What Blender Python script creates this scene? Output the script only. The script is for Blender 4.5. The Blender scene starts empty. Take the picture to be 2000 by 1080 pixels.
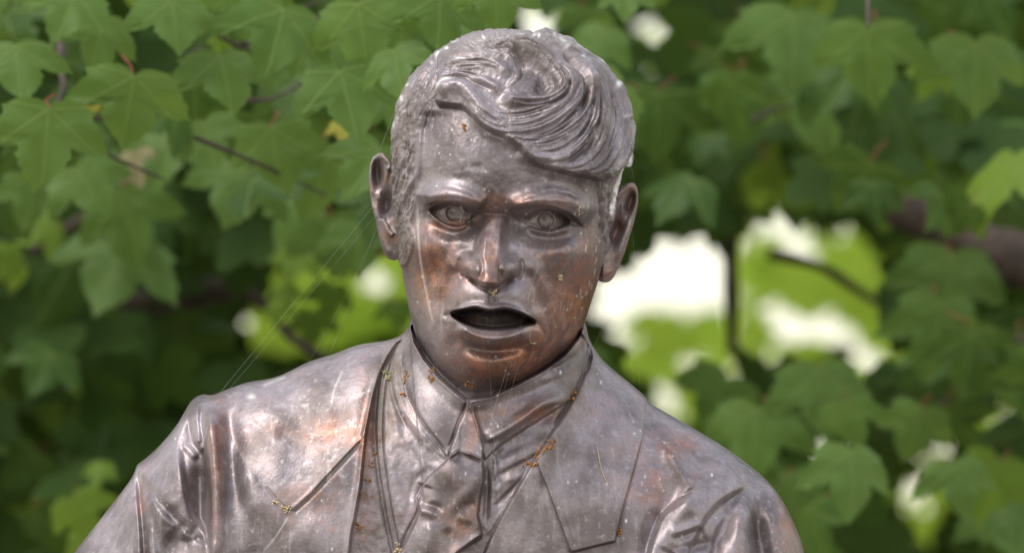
import bpy, math, random
import numpy as np
from mathutils import Vector, Matrix
random.seed(7); RNG = np.random.default_rng(7)
SC = bpy.context.scene
COL = SC.collection
# ------------------------------------------------------------------ camera, sky, sun, exposure
S = 0.0004                      # metres per photograph unit at the statue
DIST = 7.0
PITCH = math.radians(4.0)
CAM = Vector((0.0, -DIST, 2.1))
ROT = Matrix.Rotation(PITCH, 3, 'X')
cd = bpy.data.cameras.new('camera'); cam = bpy.data.objects.new('camera', cd); COL.objects.link(cam)
cam.location = CAM; cam.rotation_euler = (math.pi/2 + PITCH, 0, 0)
cd.sensor_width = 36; cd.lens = 36*DIST/(2000*S); cd.clip_start = 0.1; cd.clip_end = 2000
cd.dof.use_dof = True; cd.dof.focus_distance = DIST-0.075; cd.dof.aperture_fstop = 6.2; cd.dof.aperture_blades = 9
SC.camera = cam
SUN_EL, SUN_AZ = math.radians(56), math.radians(-122)     # azimuth from +Y, clockwise; behind the camera, to its left
w = bpy.data.worlds.new('World'); SC.world = w; w.use_nodes = True
nt = w.node_tree; nt.nodes.clear()
sky = nt.nodes.new('ShaderNodeTexSky'); sky.sky_type = 'NISHITA'; sky.sun_disc = False
sky.sun_elevation = SUN_EL; sky.sun_rotation = SUN_AZ; sky.dust_density = 4.0; sky.air_density = 1.0; sky.ozone_density = 1.0
bg = nt.nodes.new('ShaderNodeBackground'); bg.inputs[1].default_value = 0.12
out = nt.nodes.new('ShaderNodeOutputWorld')
wc = nt.nodes.new('ShaderNodeTexCoord'); wn_ = nt.nodes.new('ShaderNodeTexNoise'); wn_.inputs['Scale'].default_value = 2.2; wn_.inputs['Detail'].default_value = 5
wr = nt.nodes.new('ShaderNodeMapRange'); wr.inputs[1].default_value = .3; wr.inputs[2].default_value = .7; wr.inputs[3].default_value = .45; wr.inputs[4].default_value = .95
wm = nt.nodes.new('ShaderNodeMix'); wm.data_type = 'RGBA'; wm.inputs[7].default_value = (9.3, 9.5, 9.9, 1)       # bright thin cloud
ws = nt.nodes.new('ShaderNodeSeparateXYZ'); wh = nt.nodes.new('ShaderNodeMapRange'); wh.inputs[1].default_value = .05; wh.inputs[2].default_value = .6
wk = nt.nodes.new('ShaderNodeMix'); wk.data_type = 'RGBA'; wk.inputs[6].default_value = (12.5, 11.8, 9.2, 1); wk.inputs[7].default_value = (7.7, 8.3, 9.6, 1)    # warm haze low down, cooler cloud overhead
nt.links.new(wc.outputs['Generated'], ws.inputs[0]); nt.links.new(ws.outputs[2], wh.inputs[0]); nt.links.new(wh.outputs[0], wk.inputs[0]); nt.links.new(wk.outputs[2], wm.inputs[7])
nt.links.new(wc.outputs['Generated'], wn_.inputs['Vector']); nt.links.new(wn_.outputs[0], wr.inputs[0]); nt.links.new(wr.outputs[0], wm.inputs[0]); nt.links.new(sky.outputs[0], wm.inputs[6])
nt.links.new(wm.outputs[2], bg.inputs[0]); nt.links.new(bg.outputs[0], out.inputs[0])
sl = bpy.data.lights.new('sun', 'SUN'); sun = bpy.data.objects.new('sun', sl); COL.objects.link(sun)
sl.energy = 1.7; sl.angle = math.radians(30); sl.color = (1.0, 0.95, 0.88)
sd = Vector((math.sin(SUN_AZ)*math.cos(SUN_EL), math.cos(SUN_AZ)*math.cos(SUN_EL), math.sin(SUN_EL)))
sun.rotation_euler = sd.to_track_quat('Z', 'Y').to_euler()
SC.view_settings.view_transform = 'Standard'; SC.view_settings.look = 'None'
SC.view_settings.exposure = 0.50; SC.view_settings.gamma = 1.0

# ------------------------------------------------------------------ helpers
def place(px, py, d):
    """a point of the photograph at view distance d, in world space"""
    return CAM + ROT @ Vector(((px-1000)*S*d/DIST, d, (540-py)*S*d/DIST))
def tag(o, label=None, cat=None, group=None, kind=None):
    if label: o['label'] = label
    if cat: o['category'] = cat
    if group: o['group'] = group
    if kind: o['kind'] = kind
    return o
def link(name, me, parent=None, mats=()):
    o = bpy.data.objects.new(name, me); COL.objects.link(o)
    if parent: o.parent = parent
    if me is not None:
        for m in mats: me.materials.append(m)
    return o
def empty(name, loc=(0,0,0), rot=(0,0,0)):
    o = bpy.data.objects.new(name, None); COL.objects.link(o); o.location = loc; o.rotation_euler = rot
    o.empty_display_size = 0.05
    return o
def np_mesh(name, V, F, smooth=True, mat_index=None):
    """V (n,3); F (m,k) with k = 3 or 4"""
    me = bpy.data.meshes.new(name); V = np.asarray(V, np.float32); F = np.asarray(F, np.int32)
    k = F.shape[1]
    me.vertices.add(len(V)); me.vertices.foreach_set('co', V.ravel())
    me.loops.add(F.size); me.loops.foreach_set('vertex_index', F.ravel())
    me.polygons.add(len(F)); me.polygons.foreach_set('loop_start', np.arange(len(F), dtype=np.int32)*k)
    if mat_index is not None: me.polygons.foreach_set('material_index', np.asarray(mat_index, np.int32))
    me.update(calc_edges=True)
    me.polygons.foreach_set('use_smooth', np.full(len(F), smooth)); me.update()
    return me
def spline(pts, step=4.0, closed=False):
    P = np.array(pts, float); out = []
    n = len(P)
    rng = range(n if closed else n-1)
    for i in rng:
        p1, p2 = P[i], P[(i+1) % n]
        p0 = P[(i-1) % n] if (closed or i > 0) else 2*p1-p2
        p3 = P[(i+2) % n] if (closed or i+2 < n) else 2*p2-p1
        m = max(1, int(np.linalg.norm((p2-p1)[:2])/step))
        for k in range(m):
            t = k/m
            out.append(0.5*((2*p1)+(-p0+p2)*t+(2*p0-5*p1+4*p2-p3)*t*t+(-p0+3*p1-3*p2+p3)*t**3))
    if not closed: out.append(P[-1])
    return np.array(out)
def sstep(a, b, x):
    t = np.clip((x-a)/(b-a), 0, 1); return t*t*(3-2*t)
def vnoise(X, Y, scale, seed=0, octaves=1):
    tot = 0; amp = 1.0; nrm = 0
    for o in range(octaves):
        r = np.random.default_rng(seed+o*17).random((256, 256))*2-1
        gx, gy = X/scale+500.3, Y/scale+500.7
        ix, iy = np.floor(gx).astype(int), np.floor(gy).astype(int); fx, fy = gx-ix, gy-iy
        fx = fx*fx*(3-2*fx); fy = fy*fy*(3-2*fy)
        g = lambda a, b: r[a & 255, b & 255]
        tot = tot+amp*((g(ix, iy)*(1-fx)+g(ix+1, iy)*fx)*(1-fy)+(g(ix, iy+1)*(1-fx)+g(ix+1, iy+1)*fx)*fy)
        nrm += amp; amp *= .5; scale *= .5
    return tot/nrm
class Relief:
    """a clay relief: heights towards the viewer over a rectangle, worked with strokes and lumps"""
    def __init__(s, x0, y0, x1, y1):
        s.x0, s.y0 = x0, y0
        s.X, s.Y = np.meshgrid(np.arange(x0, x1+1, dtype=float), np.arange(y0, y1+1, dtype=float))
        s.H = np.zeros_like(s.X); s.D = np.zeros_like(s.X); s.C = np.zeros(s.X.shape+(3,))
    def box(s, pts, m):
        a = np.array(pts); h, w_ = s.X.shape
        i0 = int(np.clip(a[:, 1].min()-m-s.y0, 0, h)); i1 = int(np.clip(a[:, 1].max()+m-s.y0, 0, h))
        j0 = int(np.clip(a[:, 0].min()-m-s.x0, 0, w_)); j1 = int(np.clip(a[:, 0].max()+m-s.x0, 0, w_))
        return (slice(i0, i1), slice(j0, j1))
    def dist(s, pts, sl):
        X, Y = s.X[sl], s.Y[sl]
        best = np.full(X.shape, 1e9); sg = np.zeros(X.shape); T = np.zeros(X.shape)
        L = np.r_[0, np.cumsum(np.linalg.norm(np.diff(pts[:, :2], axis=0), axis=1))]
        for k in range(len(pts)-1):
            a, b = pts[k, :2], pts[k+1, :2]; ab = b-a; l2 = ab@ab+1e-9
            t = np.clip(((X-a[0])*ab[0]+(Y-a[1])*ab[1])/l2, 0, 1)
            dx, dy = X-a[0]-t*ab[0], Y-a[1]-t*ab[1]; d = dx*dx+dy*dy
            m = d < best
            best[m] = d[m]; sg[m] = np.sign(ab[0]*dy-ab[1]*dx)[m]; T[m] = ((L[k]+t*(L[k+1]-L[k]))/max(L[-1], 1e-6))[m]
        return np.sqrt(best), sg, T
    def inside(s, pts, soft=1.5, smooth=True, step=5):
        """soft mask of a closed outline"""
        P = spline(pts, step, True) if smooth else np.array(pts, float)
        P = np.vstack([P, P[:1]]); sl = s.box(P, soft+3)
        d, sg, T = s.dist(P, sl); X, Y = s.X[sl], s.Y[sl]
        c = np.zeros(X.shape, bool)
        for k in range(len(P)-1):
            (ax, ay), (bx, by) = P[k, :2], P[k+1, :2]
            if ay == by: continue
            cr = ((ay > Y) != (by > Y)) & (X < (bx-ax)*(Y-ay)/(by-ay)+ax); c ^= cr
        M = np.zeros_like(s.X); M[sl] = sstep(-soft, soft, np.where(c, d, -d)); return M
    def lump(s, cx, cy, sx, sy, amp, rot=0, chan=None, p=2):
        sl = s.box([(cx, cy)], 3.4*max(sx, sy)); X, Y = s.X[sl]-cx, s.Y[sl]-cy
        c, n = math.cos(math.radians(rot)), math.sin(math.radians(rot))
        u, v = (X*c+Y*n)/sx, (-X*n+Y*c)/sy
        g = np.exp(-0.5*(u*u+v*v)**(p/2))*amp
        (s.H if chan is None else chan)[sl] += g
    def stroke(s, pts, wd, amp, taper=(0, 0), chan=None, cusp=False, asym=0):
        P = spline(pts, 5); sl = s.box(P, 3.5*wd*(1+abs(asym))); d, sg, T = s.dist(P, sl)
        w_ = wd*(1+asym*sg) if asym else wd
        k = 1.0
        if taper[0]: k = k*sstep(0, taper[0], T)
        if taper[1]: k = k*sstep(0, taper[1], 1-T)
        g = np.exp(-d/(w_*.8)) if cusp else np.exp(-0.5*(d/w_)**2)
        (s.H if chan is None else chan)[sl] += amp*k*g
    def edge(s, pts, amp, fade, soft=1.5, taper=(0.1, 0.1), chan=None):
        """the ground to the left of the line's direction (as seen with y down: sg < 0) is lifted, dropping at the line, fading with distance"""
        P = spline(pts, 5); sl = s.box(P, fade*3.5); d, sg, T = s.dist(P, sl)
        k = 1.0
        if taper[0]: k = k*sstep(0, taper[0], T)
        if taper[1]: k = k*sstep(0, taper[1], 1-T)
        sd_ = d*sg
        (s.H if chan is None else chan)[sl] += amp*k*sstep(soft, -soft, sd_)*np.exp(-0.5*(d/fade)**2)
    def sample(s, A, x, y):
        h, w_ = s.X.shape
        gx = np.clip(x-s.x0, 0, w_-1.001); gy = np.clip(y-s.y0, 0, h-1.001)
        ix, iy = gx.astype(int), gy.astype(int); fx, fy = gx-ix, gy-iy
        if A.ndim == 3: fx, fy = fx[..., None], fy[..., None]
        return (A[iy, ix]*(1-fx)+A[iy, ix+1]*fx)*(1-fy)+(A[iy+1, ix]*(1-fx)+A[iy+1, ix+1]*fx)*fy
def blur(A, r):
    k = np.exp(-0.5*(np.arange(-int(3*r), int(3*r)+1)/r)**2); k /= k.sum(); n = len(k)//2
    B = np.pad(A, n, mode='edge'); out = np.zeros((B.shape[0], A.shape[1]))
    for i, q in enumerate(k): out += q*B[:, i:i+A.shape[1]]
    o2 = np.zeros_like(A)
    for i, q in enumerate(k): o2 += q*out[i:i+A.shape[0]]
    return o2

# ------------------------------------------------------------------ materials
class NT:
    def __init__(s, name):
        s.m = bpy.data.materials.new(name); s.m.use_nodes = True; s.t = s.m.node_tree; s.t.nodes.clear()
        s.out = s.n('ShaderNodeOutputMaterial')
    def n(s, typ, **kw):
        q = s.t.nodes.new(typ)
        for k, v in kw.items(): setattr(q, k, v)
        return q
    def l(s, a, b): s.t.links.new(a, b)
    def math(s, op, a, b=None, c=None, clamp=False):
        q = s.n('ShaderNodeMath', operation=op, use_clamp=clamp)
        for i, v in enumerate((a, b, c)):
            if v is None: continue
            if isinstance(v, (int, float)): q.inputs[i].default_value = v
            else: s.l(v, q.inputs[i])
        return q.outputs[0]
    def mix(s, f, a, b, blend='MIX'):
        q = s.n('ShaderNodeMix', data_type='RGBA', blend_type=blend)
        for i, v in ((0, f), (6, a), (7, b)):
            if isinstance(v, (int, float)): q.inputs[i].default_value = v
            elif isinstance(v, tuple): q.inputs[i].default_value = v+(1,) if len(v) == 3 else v
            else: s.l(v, q.inputs[i])
        return q.outputs[2]
    def noise(s, scale, detail=4, rough=.55, vec=None, dist=0):
        q = s.n('ShaderNodeTexNoise'); q.inputs['Scale'].default_value = scale; q.inputs['Detail'].default_value = detail
        q.inputs['Roughness'].default_value = rough; q.inputs['Distortion'].default_value = dist
        if vec is not None: s.l(vec, q.inputs['Vector'])
        return q.outputs[0]
    def ramp(s, f, a, b):
        q = s.n('ShaderNodeMapRange'); q.interpolation_type = 'SMOOTHSTEP'
        s.l(f, q.inputs[0]); q.inputs[1].default_value = a; q.inputs[2].default_value = b; return q.outputs[0]

def bronze_material():
    k = NT('bronze'); co = k.n('ShaderNodeTexCoord').outputs['Object']
    at = k.n('ShaderNodeAttribute', attribute_name='patina'); sp = k.n('ShaderNodeSeparateColor'); k.l(at.outputs['Color'], sp.inputs[0])
    warm, white, dirt = sp.outputs
    n1 = k.noise(22, 5, .6, co); n2 = k.noise(95, 5, .65, co); n3 = k.noise(420, 3, .6, co)
    grey = k.mix(k.ramp(n1, .35, .65), (.130, .105, .104), (.315, .272, .285))
    brown = k.mix(k.ramp(n2, .3, .7), (.17, .070, .040), (.42, .175, .09))
    wf = k.math('ADD', k.math('MULTIPLY', warm, 1.0), k.math('MULTIPLY', k.math('SUBTRACT', n2, .5), .7)); 
    wf = k.ramp(k.math('ADD', wf, k.math('MULTIPLY', k.math('SUBTRACT', n1, .5), .45)), .05, 1.15)
    c = k.mix(wf, grey, brown)
    c = k.mix(k.math('MULTIPLY', k.ramp(n3, .45, .75), .35), c, (.13, .10, .095))
    c = k.mix(k.math('MULTIPLY', k.ramp(k.noise(170, 4, .7, co), .56, .70), .35), c, (.50, .47, .46))
    # thin run marks left by rain
    mp = k.n('ShaderNodeMapping'); mp.inputs['Scale'].default_value = (1, 1, .09); k.l(co, mp.inputs[0])
    run = k.noise(160, 4, .6, mp.outputs[0])
    c = k.mix(k.math('MULTIPLY', k.ramp(run, .56, .72), .28), c, (.52, .49, .50))
    c = k.mix(k.math('MULTIPLY', k.ramp(run, .44, .30), .30), c, (.14, .10, .09))
    dn = k.noise(240, 3, .7, co)
    c = k.mix(k.math('MULTIPLY', dirt, k.ramp(dn, .25, .6)), c, (.17, .14, .10))
    # flecks
    vo = k.n('ShaderNodeTexVoronoi'); vo.inputs['Scale'].default_value = 120; k.l(co, vo.inputs['Vector'])
    fr = k.n('ShaderNodeSeparateColor'); k.l(vo.outputs['Color'], fr.inputs[0])
    fleck = k.math('MULTIPLY', k.math('LESS_THAN', vo.outputs['Distance'], k.math('MULTIPLY', fr.outputs[1], .20)), k.math('GREATER_THAN', fr.outputs[0], .95))
    c = k.mix(k.math('MULTIPLY', fleck, .5), c, (.62, .56, .48))
    wn = k.math('MULTIPLY', white, k.ramp(k.noise(300, 3, .6, co), .2, .45))
    c = k.mix(k.math('MINIMUM', wn, 1.0), c, (.82, .80, .76))
    bs = k.n('ShaderNodeBsdfPrincipled'); k.l(c, bs.inputs['Base Color'])
    met = k.math('MULTIPLY', k.math('SUBTRACT', 1.0, k.math('MAXIMUM', k.math('MINIMUM', wn, 1.0), k.math('MULTIPLY', dirt, .8)), clamp=True), k.math('ADD', .50, k.math('MULTIPLY', wf, .15)))
    k.l(met, bs.inputs['Metallic'])
    ro = k.math('ADD', k.math('SUBTRACT', k.math('ADD', .31, k.math('MULTIPLY', n2, .24)), k.math('MULTIPLY', wf, .10)), k.math('MULTIPLY', dirt, .3))
    k.l(ro, bs.inputs['Roughness'])
    bs.inputs['Specular IOR Level'].default_value = .6
    b1 = k.n('ShaderNodeBump'); b1.inputs['Strength'].default_value = .45; b1.inputs['Distance'].default_value = .0012
    hh = k.math('ADD', k.math('MULTIPLY', n2, .9), k.math('ADD', k.math('MULTIPLY', n3, .35), k.math('MULTIPLY', fleck, .15)))
    k.l(hh, b1.inputs['Height']); k.l(b1.outputs[0], bs.inputs['Normal'])
    k.l(bs.outputs[0], k.out.inputs[0]); return k.m
BRONZE = bronze_material()

def leaf_material(name, c1, c2, trans, veins=True, tcol=(.30, .42, .05)):
    k = NT(name); oi = k.n('ShaderNodeObjectInfo').outputs['Random']
    co = k.n('ShaderNodeTexCoord').outputs['UV']
    geo = k.n('ShaderNodeNewGeometry').outputs['Position']
    n1 = k.noise(9, 3, .6, geo)
    f = k.math('ADD', k.math('MULTIPLY', oi, .55), k.math('MULTIPLY', k.ramp(n1, .3, .7), .45))
    c = k.mix(f, c1, c2)
    if veins:
        sep = k.n('ShaderNodeSeparateXYZ'); k.l(co, sep.inputs[0])
        x = k.math('MULTIPLY', k.math('SUBTRACT', sep.outputs[0], .5), 2.5); y = k.math('MULTIPLY', k.math('SUBTRACT', sep.outputs[1], .5), 2.5)
        ax = k.math('ABSOLUTE', x); best = None
        for ang in (0, 52, 98):
            dx, dy = math.sin(math.radians(ang)), -math.cos(math.radians(ang))
            cr = k.math('ABSOLUTE', k.math('SUBTRACT', k.math('MULTIPLY', ax, dy), k.math('MULTIPLY', y, dx)))
            dt = k.math('ADD', k.math('MULTIPLY', ax, dx), k.math('MULTIPLY', y, dy))
            cr = k.math('ADD', cr, k.math('MULTIPLY', k.math('LESS_THAN', dt, 0), 1.0))
            # side veins: stripes leaving the rib at an angle
            st = k.math('SINE', k.math('MULTIPLY', k.math('SUBTRACT', dt, k.math('MULTIPLY', cr, .9)), 42))
            sv = k.math('MULTIPLY', k.ramp(st, .86, 1.0), k.math('SUBTRACT', .16, cr, clamp=True))
            v = k.math('ADD', k.ramp(cr, .022, .004), k.math('MULTIPLY', sv, 2.2))
            best = v if best is None else k.math('MAXIMUM', best, v)
        vein = k.math('MULTIPLY', best, .55)
        c = k.mix(vein, c, (.24, .34, .09))
    sx = k.n('ShaderNodeTexVoronoi'); sx.inputs['Scale'].default_value = 55; k.l(geo, sx.inputs['Vector'])
    c = k.mix(k.math('MULTIPLY', k.math('LESS_THAN', sx.outputs['Distance'], .09), .4), c, (.22, .22, .05))
    bs = k.n('ShaderNodeBsdfPrincipled'); k.l(c, bs.inputs['Base Color']); bs.inputs['Roughness'].default_value = .5 if veins else .65
    bs.inputs['Specular IOR Level'].default_value = .22 if veins else .15
    tr = k.n('ShaderNodeBsdfTranslucent')
    k.l(k.mix(.35, tcol, c), tr.inputs[0])
    mx = k.n('ShaderNodeMixShader'); mx.inputs[0].default_value = trans
    k.l(bs.outputs[0], mx.inputs[1]); k.l(tr.outputs[0], mx.inputs[2]); k.l(mx.outputs[0], k.out.inputs[0])
    if veins:
        b = k.n('ShaderNodeBump'); b.inputs['Strength'].default_value = .5; b.inputs['Distance'].default_value = .002; b.invert = True
        k.l(best, b.inputs['Height']); k.l(b.outputs[0], bs.inputs['Normal'])
    return k.m
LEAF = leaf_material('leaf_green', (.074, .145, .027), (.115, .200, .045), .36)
LEAF_SHADED = leaf_material('leaf_shaded', (.026, .066, .010), (.056, .115, .020), .32)  # darker leaf copy: the shade between the leaves is put into its colour
LEAF_OLD = leaf_material('leaf_yellowing', (.42, .40, .05), (.50, .46, .08), .4, True, (.6, .55, .1))
LEAF_BACKLIT = leaf_material('leaf_backlit', (.13, .24, .03), (.18, .28, .035), .5, True, (.42, .55, .05))  # lighter leaf copy: the backlit glow is painted into its colour
LEAF_BROWN = leaf_material('leaf_dry', (.28, .24, .12), (.34, .30, .16), .3, True, (.4, .36, .2))
LEAF_FAR = leaf_material('leaf_far', (.018, .045, .008), (.044, .092, .015), .34, False)  # far leaves darkened, with the shade under the canopy painted into the colour
def plain(name, col, rough=.8, spec=.3, nscale=60, var=.3):
    k = NT(name); co = k.n('ShaderNodeTexCoord').outputs['Object']
    n = k.noise(nscale, 5, .6, co)
    c = k.mix(k.ramp(n, .3, .7), tuple(v*(1-var) for v in col), tuple(min(1, v*(1+var)) for v in col))
    bs = k.n('ShaderNodeBsdfPrincipled'); k.l(c, bs.inputs['Base Color']); bs.inputs['Roughness'].default_value = rough
    bs.inputs['Specular IOR Level'].default_value = spec
    b = k.n('ShaderNodeBump'); b.inputs['Strength'].default_value = .5; b.inputs['Distance'].default_value = .004
    k.l(n, b.inputs['Height']); k.l(b.outputs[0], bs.inputs['Normal'])
    k.l(bs.outputs[0], k.out.inputs[0]); return k.m
BARK = plain('bark', (.075, .055, .045), .85)
PETIOLE = plain('red_petiole', (.30, .055, .045), .5)
DRIED = plain('dried_orange', (.42, .19, .06), .8, .2, 500, .35)
STRAW = plain('dried_straw', (.62, .50, .30), .8, .2, 500, .25)
LICHEN = plain('lichen', (.42, .42, .22), .9, .1, 500, .3)
SILK = plain('spider_silk', (.75, .75, .75), .5, .5, 50, .05)
GRASS = plain('gravel_ground', (.17, .15, .13), .9, .2, 8, .3)

# ------------------------------------------------------------------ ground
gs = 300.0
gx = np.array([(-gs, -gs, 0), (gs, -gs, 0), (gs, gs, 0), (-gs, gs, 0)])
g = link('ground', np_mesh('ground', gx, [(0, 1, 2, 3)], False), None, [GRASS]); tag(g, kind='structure')

# ================================================================== STATUE
exec_parts = []
BASE_Z = (540-1900)*S
root_loc = CAM + ROT @ Vector((0, DIST, BASE_Z))
statue = empty('bronze_statue', root_loc, (PITCH, 0, 0))
tag(statue, 'weathered bronze statue of a man in jacket and tie with swept hair', 'statue')
def to_local(px, py, dep):
    return np.stack([(px-1000)*S, -dep*S, (540-py)*S-BASE_Z], -1)

# ---- head outline (photograph units), seen from the front
HC = np.array([985., 420.])
head_out = spline([(990,60),(1040,65),(1090,83),(1130,108),(1165,143),(1193,182),(1212,227),(1221,272),(1219,312),(1210,350),(1203,400),
 (1194,450),(1183,500),(1170,545),(1155,590),(1138,640),(1113,684),(1080,718),(1040,747),(990,770),(940,780),(905,777),(872,754),(840,716),
 (815,668),(800,610),(789,550),(782,500),(777,440),(770,380),(766,300),(771,240),(783,190),(803,152),(833,118),(871,92),(911,71),(950,62)], 4, True)
def polar(outline, C):
    a = np.arctan2(outline[:, 0]-C[0], -(outline[:, 1]-C[1]))      # 0 = up, clockwise
    r = np.hypot(outline[:, 0]-C[0], outline[:, 1]-C[1])
    o = np.argsort(a); a, r = a[o], r[o]
    a = np.r_[a[-3:]-2*math.pi, a, a[:3]+2*math.pi]; r = np.r_[r[-3:], r, r[:3]]
    return lambda q: np.interp((q+math.pi) % (2*math.pi)-math.pi, a, r)
headS = polar(head_out, HC)
HD = 252.0
def head_base(x, y):
    dx, dy = x-HC[0], y-HC[1]; al = np.arctan2(dx, -dy); rho = np.clip(np.hypot(dx, dy)/headS(al), 0, 1)
    return head_dome(al, rho)
def head_dome(al, rho):
    dc = np.abs((al-(math.pi+.10)+math.pi) % (2*math.pi)-math.pi)         # angle from the chin
    p = 2.55+7.5*np.exp(-(dc/.42)**2)
    top = .5+.5*np.cos(al)
    return HD*np.sqrt(np.clip(1-rho**p, 0, 1))*(1-.05*top*rho)

R = Relief(700, 20, 1290, 830)
L, E, ED = R.lump, R.stroke, R.edge
X, Y = R.X, R.Y
#  forehead, temples, cheeks
L(965, 330, 85, 45, 10); L(905, 300, 45, 40, 5)
ED([(832, 215), (826, 270), (822, 330), (820, 385)], -12, 30, 7)          # temple turns back at a soft corner
L(800, 400, 18, 60, -8)
L(1168, 400, 14, 50, -8)
E([(826, 250), (822, 300), (822, 360)], 9, 4, (.3, .3))
L(842, 480, 44, 24, 18, 18); L(1112, 494, 44, 26, 18, -10)
L(850, 590, 36, 55, -15); L(1100, 605, 34, 55, -14)                         # hollow cheeks
L(830, 630, 20, 60, 5, -15); L(1125, 640, 20, 55, 5, 15)                   # jaw corners
#  brows
L(886, 430, 48, 27, -36); L(1066, 444, 50, 27, -36)
L(930, 424, 18, 20, -26); L(1006, 432, 18, 20, -24)
E([(818, 392), (850, 378), (888, 380), (922, 392), (948, 408)], 12, 22, (.15, .1))
E([(992, 412), (1022, 398), (1065, 388), (1105, 390), (1138, 408), (1156, 428)], 12, 22, (.1, .15))
ED([(824, 404), (850, 398), (880, 397), (906, 401), (930, 412), (948, 424), (956, 436)], 27, 15, 3.0, (.2, .42))
ED([(984, 434), (996, 420), (1014, 411), (1042, 407), (1072, 406), (1104, 416), (1126, 432), (1140, 450)], 27, 15, 3.0, (.38, .2))
for a in [[(835,372),(852,366),(872,368)],[(860,366),(888,369),(905,377)],[(890,370),(916,379),(934,391)],
          [(1010,399),(1030,388),(1052,384)],[(1045,384),(1072,376),(1098,378)],[(1085,378),(1112,382),(1132,394)],[(1060,392),(1085,388),(1110,394)]]:
    E(a, 2.2, -3.2, (.3, .3))
L(967, 400, 30, 14, 3)
E([(955, 372), (957, 388), (953, 400)], 5, -2.5, (.4, .2))
E([(925, 408), (950, 420), (985, 424), (1004, 416)], 5, -5, (.3, .3))      # root of the nose
for a in [[(900,322),(925,330),(960,326)],[(1000,335),(1040,345),(1075,352)],[(880,345),(905,352),(930,350)]]: E(a, 5, -2, (.3, .3))
#  nose
def nose(y):
    return np.interp(y, [406, 420, 428, 445, 470, 500, 525, 545, 600], [0, 2, 16, 32, 48, 66, 80, 86, 86])
cx = np.interp(Y, [410, 430, 480, 545, 570], [967, 966, 961, 955, 955])
wt = np.interp(Y, [420, 440, 500, 540, 560], [17, 16, 17, 18, 14]); wb = np.interp(Y, [420, 450, 500, 545, 566], [30, 32, 38, 42, 30])
adx = np.abs(X-cx)
NH = nose(Y)*sstep(wb, wt*.72, adx)
keepH = R.H; R.H = NH
L(955, 540, 15, 13, 9)
L(921, 520, 14, 16, 46, -8, p=3.0); L(996, 522, 14, 16, 46, 8, p=3.0)
E([(935, 496), (941, 512), (942, 530), (938, 548)], 3.4, -13, (.4, .1)); E([(983, 498), (976, 514), (976, 532), (979, 550)], 3.4, -13, (.4, .1))
E([(949, 434), (946, 480), (940, 520)], 3.2, 2.5, (.1, .3)); E([(983, 434), (977, 480), (974, 520)], 3.2, 2.5, (.1, .3))
yb = 557-17*sstep(10, 44, np.abs(X-959))
R.H = R.H*sstep(yb+3.5, yb-3.5, Y)
NH = blur(R.H, 1.3); R.H = keepH+NH
E([(904, 500), (899, 516), (901, 532), (909, 543)], 3.2, -8, (.25, .1)); E([(1014, 502), (1019, 518), (1017, 534), (1010, 545)], 3.2, -8, (.25, .1))
L(929, 549, 7, 2.6, -12, 22); L(989, 550, 7, 2.6, -12, -20); L(958, 572, 46, 14, 12)
E([(868, 470), (900, 486), (905, 500)], 10, -4, (.4, .2))
#  lower lids, bags, folds
E([(838, 430), (868, 456), (902, 460), (932, 444)], 8, -6, (.3, .3)); E([(1022, 452), (1052, 470), (1090, 472), (1130, 452)], 8, -6, (.3, .3))
E([(845, 462), (880, 474), (918, 464)], 9, 5, (.3, .3)); E([(1030, 476), (1070, 492), (1115, 480)], 9, 5, (.3, .3))
E([(900, 512), (884, 540), (872, 580), (866, 625)], 11, -9, (.25, .4)); E([(1018, 518), (1036, 548), (1050, 585), (1056, 635)], 11, -9, (.25, .4))
E([(892, 505), (872, 540), (856, 590)], 10, 6, (.2, .4)); E([(1028, 510), (1052, 548), (1070, 600)], 10, 6, (.2, .4))
#  mouth
L(960, 600, 62, 42, 30); L(962, 640, 64, 30, 8)
E([(950, 568), (949, 592)], 4, 4, (.2, .2)); E([(972, 568), (973, 592)], 4, 4, (.2, .2)); E([(961, 566), (961, 594)], 5, -6, (.1, .1))
up = [(882, 613), (905, 601), (928, 593), (945, 592), (960, 598), (976, 594), (996, 597), (1018, 607), (1040, 626)]
op_t = [(884, 615), (908, 610), (932, 604), (958, 609), (985, 607), (1012, 616), (1041, 630)]
op_b = [(1036, 634), (1012, 640), (975, 645), (938, 641), (908, 631)]
lo = [(1030, 638), (1004, 657), (968, 666), (932, 658), (902, 640), (888, 624)]
E([(896, 609), (930, 599), (960, 604), (990, 601), (1025, 615)], 6, 13, (.15, .15))
E(up, 2.2, 3.5, (.1, .1))
E([(892, 631), (928, 653), (968, 660), (1008, 653), (1036, 638)], 7.5, 25, (.15, .15))
lipm = R.inside([(884,612),(908,604),(930,601),(956,606),(985,603),(1012,609),(1044,627),(1028,633),(1004,638),(966,641),(932,638),(904,628)], 2.8)
L(880, 614, 7, 5, -8); L(1045, 630, 8, 6, -9)
E([(1042, 630), (1056, 642), (1064, 656)], 4, -4, (.1, .5)); E([(878, 614), (868, 622)], 4, -4, (.1, .5))
E([(898, 666), (930, 679), (968, 683), (1010, 676), (1034, 660)], 9, -17, (.25, .25))
L(958, 715, 62, 26, 21, 3)
E([(880, 650), (895, 690), (905, 730)], 12, -5, (.3, .3)); E([(1045, 665), (1030, 705), (1010, 740)], 12, -5, (.3, .3))
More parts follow.
